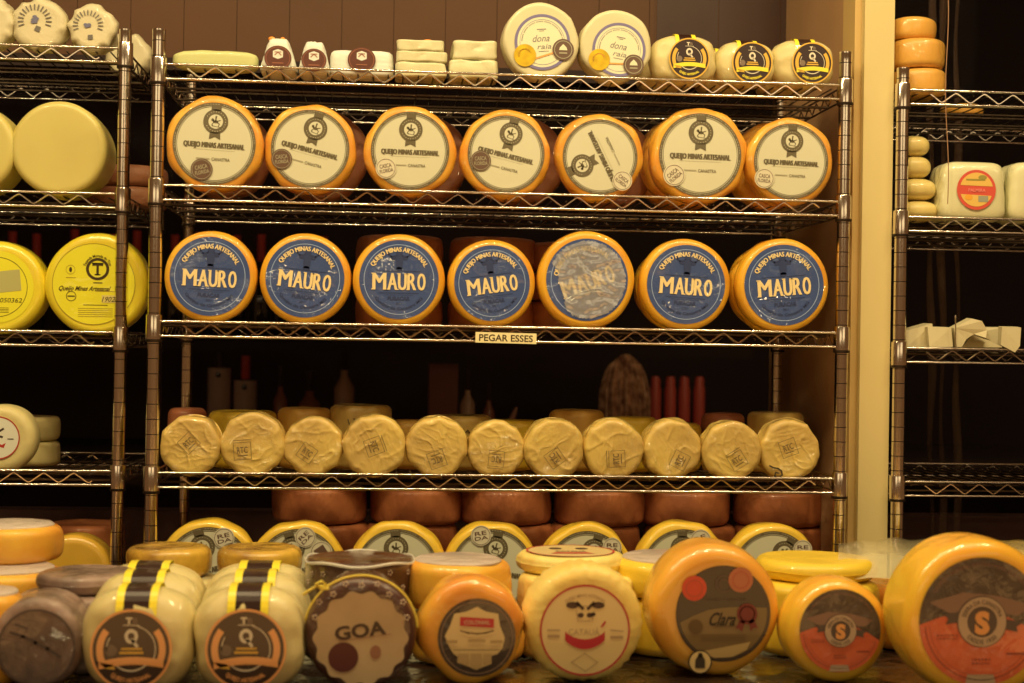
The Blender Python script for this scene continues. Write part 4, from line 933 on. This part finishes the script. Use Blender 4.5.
for j, (b, h) in enumerate([(0, .066), (.0665, .068)]):
    Y = -.50; s2 = S(360, 570, Y); root = thing('round_cheese', ['dark patterned flat wheel hidden low behind the GOA wheel', 'dark patterned flat wheel with flower dots, right behind the GOA wheel'][j], 'cheese', (P(360, 570, Y).x, Y, ZF+b), 0, 'dark patterned flat wheels')
    R3 = 54*s2; mk('rind', wheel_mb(R3, h, .007, .001, 15, j, bulge=0), darkr, root, (0, 0, h))
    if j:
        D = MB()
        for q in range(16):
            a = math.radians(-158+q*9.2); cz = h*(.55+.28*math.sin(q*2.4))
            for u_ in range(5):
                an = u_*2*PI/5; aa = a+.0030*math.cos(an)/R3; D.blob(.0013, .0013, .0013, 2, 2, None, 0, ((R3+.0004)*math.cos(aa), (R3+.0004)*math.sin(aa), cz+.0030*math.sin(an)))
        mk('flower_pattern', D, dots, root)
        mk('film_rim', MB().tube([(R3*1.0*math.cos(t), R3*1.0*math.sin(t), h-.003+.002*math.sin(t*5)) for t in [2*PI*i/60 for i in range(61)]], .0022, 6), film_mat('film_pale', (225, 205, 160), .8, rough=.2, bump=.6), root)
# --- orange cheese with pouch label
root, R, s = stand('round_cheese', 'lumpy orange wheel with dark ringed shield label and red bar', 472, 53, yfor(687, 472), .085, orr, .018, seed=12, keep=.72, amp=.004, facets=1.2, famp=.003)
A = MB(); k = Ink(A, s, .0016); k.disc(5, -4, 39, 0, 60); l = mk('label', A, mat('label_ring_dark', (44, 28, 16), rough=.4, coat=.8, cbump=.3), root, (0, 0, R), RX)
B = MB(); k = Ink(B, s, .0021); k.ring(5, -4, 35.2, 36.4, 1)
sh = [(5, 27), (14, 22), (26, 20), (28, 8), (33, -4), (31, -14), (26, -20), (20, -22), (20, -30), (5, -36), (-10, -30), (-12, -24), (-18, -20), (-23, -12), (-27, -2), (-22, 8), (-18, 20), (-6, 22)]
k.poly(sh, 0); mk('label_shield', B, [mat('label_tan', (204, 166, 94), rough=.4, coat=.6), mat('ring_tan', (124, 92, 60), rough=.4)], l)
C = MB(); k = Ink(C, s, .0026); k.poly([(-12, 8), (22, 6), (22, 15), (-12, 17)], 0); k = Ink(C, s, .0030); k.text('COLONIAL', 26, 4, 5, 11.6, 1, .03, slant=0)
k.line([(-11, 3), (-4, 1), (5, 0), (14, 1), (21, 3)], 1.6, 2); k.line([(-2, -7), (12, -7)], 3, 3); k.line([(-24, -8), (-16, -8)], 3, 3); k.line([(20, -8), (29, -8)], 3, 3)
k.line([(-18, -16), (27, -16)], .8, 2); k.poly([(-14, -29), (-3, -31), (-3, -20), (-14, -20)], 3); k.poly([(-1, -32), (10, -32), (10, -20), (-1, -20)], 3); k.poly([(12, -31), (20, -29), (20, -20), (12, -20)], 3)
mk('label_print', C, [mat('bar_red', (184, 44, 40), rough=.4), mat('text_tan', (200, 150, 100), rough=.5), mat('print_mid', (130, 96, 52), rough=.5), mat('print_soft', (176, 138, 76), rough=.5)], l)
for j, (cx, b, h, hw, Y, lb) in enumerate([(468, 0, .066, 56, -.52, 'lumpy orange flat wheel beneath another, behind the shield label wheel'), (458, .067, .064, 52, -.50, 'lumpy orange flat wheel with grey film on top, behind the shield label wheel')]):
    s2 = S(cx, 570, Y); capped(lb, P(cx, 570, Y).x, Y, ZF+b, hw*s2, h, 'lumpy orange flat wheels', j+20, orr, gtop)
# --- cow label cheese
bask = mat('rind_basket', (230, 200, 100), rough=.5, c2=(222, 176, 74), vscale=8, bump=.7, bscale=50, coat=.3, sub=.2)
root, R, s = stand('round_cheese', 'pale ridged wheel with red edged cow label, front centre', 585, 59.5, yfor(684, 582), .07, bask, .018, seed=13, keep=.80, ribs=36, ramp=.0012)
lb_c = mat('label_cow', (214, 176, 100), rough=.45, coat=.4); red2 = mat('label_crimson', (176, 30, 36), rough=.4); blk3 = mat('cow_black', (70, 44, 26), rough=.5); tan3 = mat('cow_grey', (170, 132, 78), rough=.5)
A = MB(); Ink(A, s, .0016, 0, -6).disc(0, 0, 45, 0, 72); l = mk('label', A, lb_c, root, (0, 0, R), RX)
B = MB(); Ink(B, s, .0020, 0, -6).ring(0, 0, 43.6, 45.4, 0, n=90); mk('label_border', B, red2, l)
C = MB(); k = Ink(C, s, .0022)
for sx in (-1, 1):
    k.disc(sx*13, 19, 6.5, 0, 14, ry=3.4); k.line([(sx*8, 21), (sx*3, 16)], 3, 0); k.disc(sx*4.5, 9, 3.2, 0, 12, ry=2.4); k.line([(sx*9, 13), (sx*7, 3)], .9, 1)
k.line([(-6, 18), (6, 18)], 1, 1); k.line([(-5, 3), (5, 3)], 1, 1); k.disc(8, 10, 2.4, 0, 10, ry=2); mk('cow_drawing', C, [blk3, tan3], l)
D = MB(); k = Ink(D, s, .0022); k.text('CATAUÁ', 31, 8, -1, -7, 1, .0)
n = 16; tp = []; bt = []
for i in range(n+1):
    x = -20+40*i/n; tp.append((x, -7-8*math.sin(PI*i/n)**.7)); bt.append((x, -16-9*math.sin(PI*i/n)**.8))
for i in range(n): k.poly([bt[i], bt[i+1], tp[i+1], tp[i]], 0)
k.arc('QUEIJO MINAS ARTESANAL', 33, 3.2, 76, 90, 0, -4, 1, .02); k.line([(-37, -6), (-26, -6)], 1.6, 1); k.line([(-36, -12), (-27, -12)], 3, 1); k.line([(26, -6), (38, -7)], 1.4, 1); k.line([(27, -13), (37, -13)], 3, 1)
k.line([(0, -29), (13, -38), (1, -47), (-13, -38), (0, -29)], .9, 1); k.line([(17, -2), (20, 2)], 2, 0); mk('lettering', D, [red2, tan3], l)
for j, (cx, b, h, hw, Y, lb) in enumerate([(575, 0, .058, 60, -.48, 'pale ridged flat wheel, bottom of the pile behind the cow label wheel'), (577, .0585, .050, 58, -.47, 'pale ridged flat wheel, middle of the pile behind the cow label wheel'), (570, .109, .026, 54, -.44, 'pale flat wheel with round label on top, topmost behind the cow label wheel')]):
    s2 = S(cx, 570, Y); root = thing('round_cheese', lb, 'cheese', (P(cx, 570, Y).x, Y, ZF+b), 0, 'pale ridged flat wheels')
    R3 = hw*s2; mk('rind', wheel_mb(R3, h, .011, .002, 15, j, ribs=48, ramp=.0009), bask, root, (0, 0, h))
    if j == 2:
        A = MB(); Ink(A, R3*.82, .0012).disc(0, 0, 1, 0, 48); l = mk('label', A, lb_c, root, (0, 0, h)); B = MB(); k = Ink(B, R3*.82, .0016); k.ring(0, 0, .955, 1, 0); k.text('CATAUÁ', .7, .2, 0, -.1, 1, .03); k.poly([(-.5, -.5), (.5, -.5), (.35, -.3), (-.35, -.3)], 0); k.disc(-.3, .35, .15, 1, 12); k.disc(.3, .35, .15, 1, 12); mk('label_print', B, [red2, blk3], l)
# --- large black label wheel
gold_r = mat('rind_amber_smooth', (222, 162, 46), rough=.4, c2=(214, 138, 40), vscale=6, coat=.8, crough=.12, cbump=.3, cscale=12, sub=.2)
root, R, s = stand('round_cheese', 'large smooth orange wheel with black label, red dot and ribbon seal', 717, 66, yfor(678, 717), .10, gold_r, .020, seed=14, keep=.78)
A = MB(); Ink(A, s, .0016, 6, -2).disc(0, 0, 48, 0, 72); l = mk('label', A, mat('label_black', (28, 18, 9), rough=.35, coat=.5), root, (0, 0, R), RX)
olv = mat('label_dark_olive', (110, 82, 36), rough=.4, coat=.4); mar = mat('seal_maroon', (112, 40, 28), rough=.4); gdd = mat('label_old_gold', (170, 134, 70), rough=.4); brn = mat('label_dim', (84, 62, 40), rough=.4)
B = MB(); k = Ink(B, s, .0020, 6, -2); k.ring(0, 0, 45.5, 46.3, 1, n=80)
pts = [(-42, -8), (-30, -2), (-15, 4), (0, 6), (20, 7), (43, 6)]; low = [(44.5*math.cos(math.radians(a)), 44.5*math.sin(math.radians(a))) for a in range(8, -171, -8)]
k.poly(pts+low, 0); mk('label_field', B, [olv, brn], l)
C = MB(); k = Ink(C, s, .0024, 6, -2); k.ring(0, 30, 7, 9, 0); k.ring(0, 30, 3, 5.5, 0, 0, 250); k.text('Queijo Canastra', 44, 4, 2, 15, 0, .0, slant=.2); k.text('Clara', 27, 13, 0, -5, 1, .02, slant=.35); k.line([(-8, -13), (20, -12)], 1.2, 2); k.disc(-28, -13, 7.5, 2, 20)
k.scribble(0, -24, 46, 8, 2, 3, th=.3); k.poly([(-24, -38), (28, -28), (24, -36), (10, -43), (-8, -44)], 3)
mk('lettering', C, [brn, mat('ink_near_black', (40, 26, 12), rough=.5), mat('ink_umber', (96, 68, 30), rough=.5), gdd], l)
D = MB(); k = Ink(D, s, .0030, 6, -2); k.disc(24, 0, 10.5, 0, 24); k.poly([(17, -6), (22, -8), (19, -18), (15, -14), (12, -16)], 0); k.poly([(26, -8), (31, -5), (35, -14), (30, -14), (28, -18)], 0); k.ring(24, 0, 7, 8, 1); mk('ribbon_seal', D, [mar, mat('seal_copper', (140, 66, 40), rough=.4)], l)
for nm, x, y, r, m2, lb in [('sticker', -24, 23.5, 12.5, mat('dot_red', (198, 66, 34), rough=.4), 'round red sticker'), ('sticker', 23, 32, 12.5, mat('dot_copper', (174, 96, 54), rough=.4), 'round copper sticker')]:
    E_ = MB(); k = Ink(E_, s, .0030); k.disc(x, y, r, 0, 32); k = Ink(E_, s, .0034); k.ring(x, y, r*.62, r*.68, 1); tag(mk(nm, E_, [m2, mat('dot_ring', (166, 70, 40), rough=.4)], root, (0, 0, R), RX), lb)
E_ = MB(); k = Ink(E_, s, .0030); k.disc(-17, -50, 12, 1, 32); k = Ink(E_, s, .0034); k.disc(-17, -50, 10.6, 0, 32); k = Ink(E_, s, .0038); k.poly([(-22, -56), (-12, -56), (-12, -48), (-15, -43), (-19, -43), (-22, -48)], 1); k.disc(-17, -43, 2.5, 1, 10); tag(mk('sticker', E_, [mat('seal_cream', (212, 172, 96), rough=.4), ink_m], root, (0, 0, R), RX), 'round cream seal')
for j, (cx, b, h, hw, Y, lb) in enumerate([(676, 0, .078, 62, -.45, 'yellow flat wheel, bottom of the pair behind the black label wheel'), (672, .0785, .050, 60, -.45, 'yellow flat wheel with greyish film top, behind the black label wheel')]):
    s2 = S(cx, 570, Y); capped(lb, P(cx, 570, Y).x, Y, ZF+b, hw*s2, h, 'yellow flat wheels behind the black label wheel', j+30, yf, gtop)
# --- the two S wheels
yel_s = mat('rind_wax_yellow', (232, 182, 40), rough=.35, c2=(226, 150, 40), vscale=5, coat=.9, crough=.12, cbump=.4, cscale=14, sub=.2)
dk = mat('label_smoky', (44, 28, 18), rough=.35, c2=(78, 60, 42), vscale=22, coat=.8, cbump=.3, cscale=22); rust = mat('label_rust', (208, 92, 44), rough=.4, c2=(192, 78, 38), vscale=12, coat=.8, cbump=.4, cscale=20); rust_d = mat('print_rust_dark', (128, 56, 34), rough=.5)
ringg = mat('emblem_grey', (176, 142, 98), rough=.4); dkg = mat('emblem_dark', (78, 60, 44), rough=.4); smk = mat('label_smoke_band', (104, 66, 46), rough=.4, coat=.6)
def s_wheel(label, cx, r, Y, t, lr, lx, ly, seed, group):
    root, R, s = stand('round_cheese', label, cx, r, Y, t, yel_s, .020, group, seed, keep=.8)
    u = lr*s; lo = (lx*s, 0, R+ly*s)
    A = MB(); Ink(A, u, .0016).disc(0, 0, 1, 0, 72); l = mk('label', A, dk, root, lo, RX)
    B = MB(); k = Ink(B, u, .0020); up = [(-.99, -.05), (-.7, .06), (-.4, .13), (0, .12), (.4, .08), (.68, -.05), (.97, -.24)]
    k.poly(up+[(math.cos(math.radians(a)), math.sin(math.radians(a))) for a in range(-16, -178, -7)], 0); mk('label_field', B, rust, l)
    C = MB(); k = Ink(C, u, .0024); k.ring(0, 0, .90, .915, 0, 185, 345, n=60); k.ring(0, 0, .84, .845, 0, 185, 345, n=60)
    k.arc('QUEIJO MINAS ARTESANAL DA SERRA', .90, .06, 120, 90, mi=1, bold=.02); k.scribble(-.55, -.24, .34, .1, 0, 2, th=.5); k.scribble(.0, -.62, .30, .12, 0, 2, th=.5)
    k.poly([(.42, -.42), (.70, -.42), (.70, -.16), (.42, -.16)], 2) if False else k.line([(.42, -.5), (.70, -.5)], .03, 0)
    k.poly([(-.26, -.98+.0), (.24, -.97), (.20, -.82), (-.22, -.82)], 3); mk('label_print', C, [rust_d, smk, dkg, ringg], l)
    H = MB(); k = Ink(H, u, .0024); k.poly([(-.85, .30), (-.3, .46), (.3, .40), (.8, .26), (.6, .10), (0, .16), (-.5, .12)], 0); mk('mountain_band', H, smk, l)
    D = MB(); k = Ink(D, u, .0028); k.poly([(-.58, -.04), (-.3, 0), (-.3, .16), (-.62, .12), (-.54, .04)], 1); k.poly([(.58, -.16), (.3, -.10), (.3, .06), (.66, -.01), (.56, -.08)], 1)
    k = Ink(D, u, .0032); k.disc(0, 0, .40, 1, 48); k = Ink(D, u, .0036); k.ring(0, 0, .24, .385, 0, n=50); k = Ink(D, u, .0040); k.arc('SERRA DA CANASTRA', .31, .07, 150, 90, mi=1, bold=.02); k.arc('DESDE 1930', .31, .07, 90, 270, mi=1, bold=.02, inner=True)
    k.text('S', .24, .34, 0, 0, 2, .06); mk('emblem', D, [ringg, dkg, mat('emblem_orange', (214, 140, 66), rough=.4)], l)
    return root, R, s
GS = 'wax yellow wheels with S emblem'
s_wheel('smaller yellow wax wheel with S emblem on rust and dark label', 840, 52, yfor(685, 840), .075, 41.5, 0, 2, 15, GS)
s_wheel('largest wheel, yellow wax with big S emblem label, under clinging film', 984, 80, yfor(701, 984), .10, 64, -3, -1, 16, GS)
for j, (cx, b, h, hw, Y, m2, lb) in enumerate([(815, 0, .10, 62, -.46, yf, 'thick yellow flat wheel behind the smaller S wheel'), (815, .1005, .028, 60, -.44, yf, 'thinner yellow flat wheel on the thick one behind the smaller S wheel')]):
    s2 = S(cx, 570, Y); flat1(lb, P(cx, 570, Y).x, Y, ZF+b, hw*s2, h, m2, 'yellow flat wheels right of the counter centre', seed=j+90, e=.014)
flat1('orange flat wheel in film between the two S wheels', P(905, 590, -.42).x, -.42, ZF, .070, .088, orr, None, seed=95, e=.016)
flat1('pale yellow flat wheel at the right edge behind the largest S wheel', P(1005, 575, -.30).x, -.30, ZF, .12, .112, yf, None, seed=96, e=.02)
# clinging film draped over the right-hand cheeses
film = film_mat('cling_film', (226, 200, 130), .5, rough=.12, bump=1.0, scale=22)
def sheet(label, x0, x1, rows, seed):
    m = MB(); n = 40; vs = []; fs = []; k = len(rows)
    for j, (py, Y) in enumerate(rows):
        for i in range(n+1):
            px = x0+(x1-x0)*i/n; p = P(px, py+5*nz(i*.25, j*.6, 0, 1, seed)-4*math.sin(PI*i/n), Y); vs.append((p.x, p.y+.006*nz(i*.4, j, 0, 1, seed+1), p.z))
    for j in range(k-1):
        for i in range(n): fs.append((j*(n+1)+i, j*(n+1)+i+1, (j+1)*(n+1)+i+1, (j+1)*(n+1)+i))
    m.add(vs, fs); o = mk('cling_film', m, film); o.modifiers.new('s', 'SUBSURF').levels = 1; return tag(o, label, 'film')
sheet('crumpled clear film draped behind the S wheels towards the right edge', 838, 1060, [(556, -.20), (540, -.26), (544, -.36), (556, -.46), (578, -.52)], 3)
# ------------------------------------------------------------------ light
def area(name, loc, target, sx, sy, power, c):
    l = bpy.data.lights.new(name, 'AREA'); l.shape = 'RECTANGLE'; l.size = sx; l.size_y = sy; l.energy = power; l.color = c
    o = bpy.data.objects.new(name, l); COL.objects.link(o); o.location = loc
    o.rotation_euler = (Vector(target)-Vector(loc)).to_track_quat('-Z', 'Y').to_euler(); return o
WARM = (1.0, .77, .40)
for i in range(7): area('track_lamp', (-1.5+.46*i, -.78, 1.72), (-1.5+.46*i, -.15, 0), .11, .11, 7.0, WARM)
for i in range(6): area('counter_lamp', (-1.3+.5*i, -.98, 1.62), (-1.3+.5*i, -.72, 0),   .10, .10, 10.0, WARM)
area('shop_window_light', (-2.6, -5.2, 1.75), (-.3, 0, .6), 3.0, 1.15, 25, (1.0, .76, .42))
area('shop_window_light', (1.7, -5.2, 1.75), (0, 0, .6), 3.0, 1.15, 25, (1.0, .76, .42))
area('low_orange_fill', (0, -2.25, -.50), (0, -.75, -.10), 3.4, .5, 18, (1.0, .50, .15))  # added orange fill below the view, no real lamp; stands for floor bounce
area('back_room_lamp', (0, 1.9, 1.9), (0, 2.6, 0), 3.0, .3, 5, (1.0, .6, .3))
w = bpy.data.worlds.new('world'); scn.world = w; w.use_nodes = True
w.node_tree.nodes['Background'].inputs[0].default_value = (.85, .38, .13, 1); w.node_tree.nodes['Background'].inputs[1].default_value = .30
vs = scn.view_settings; vs.view_transform = 'Standard'; vs.look = 'None'; vs.gamma = 1; vs.use_curve_mapping = False; vs.exposure = -0.88
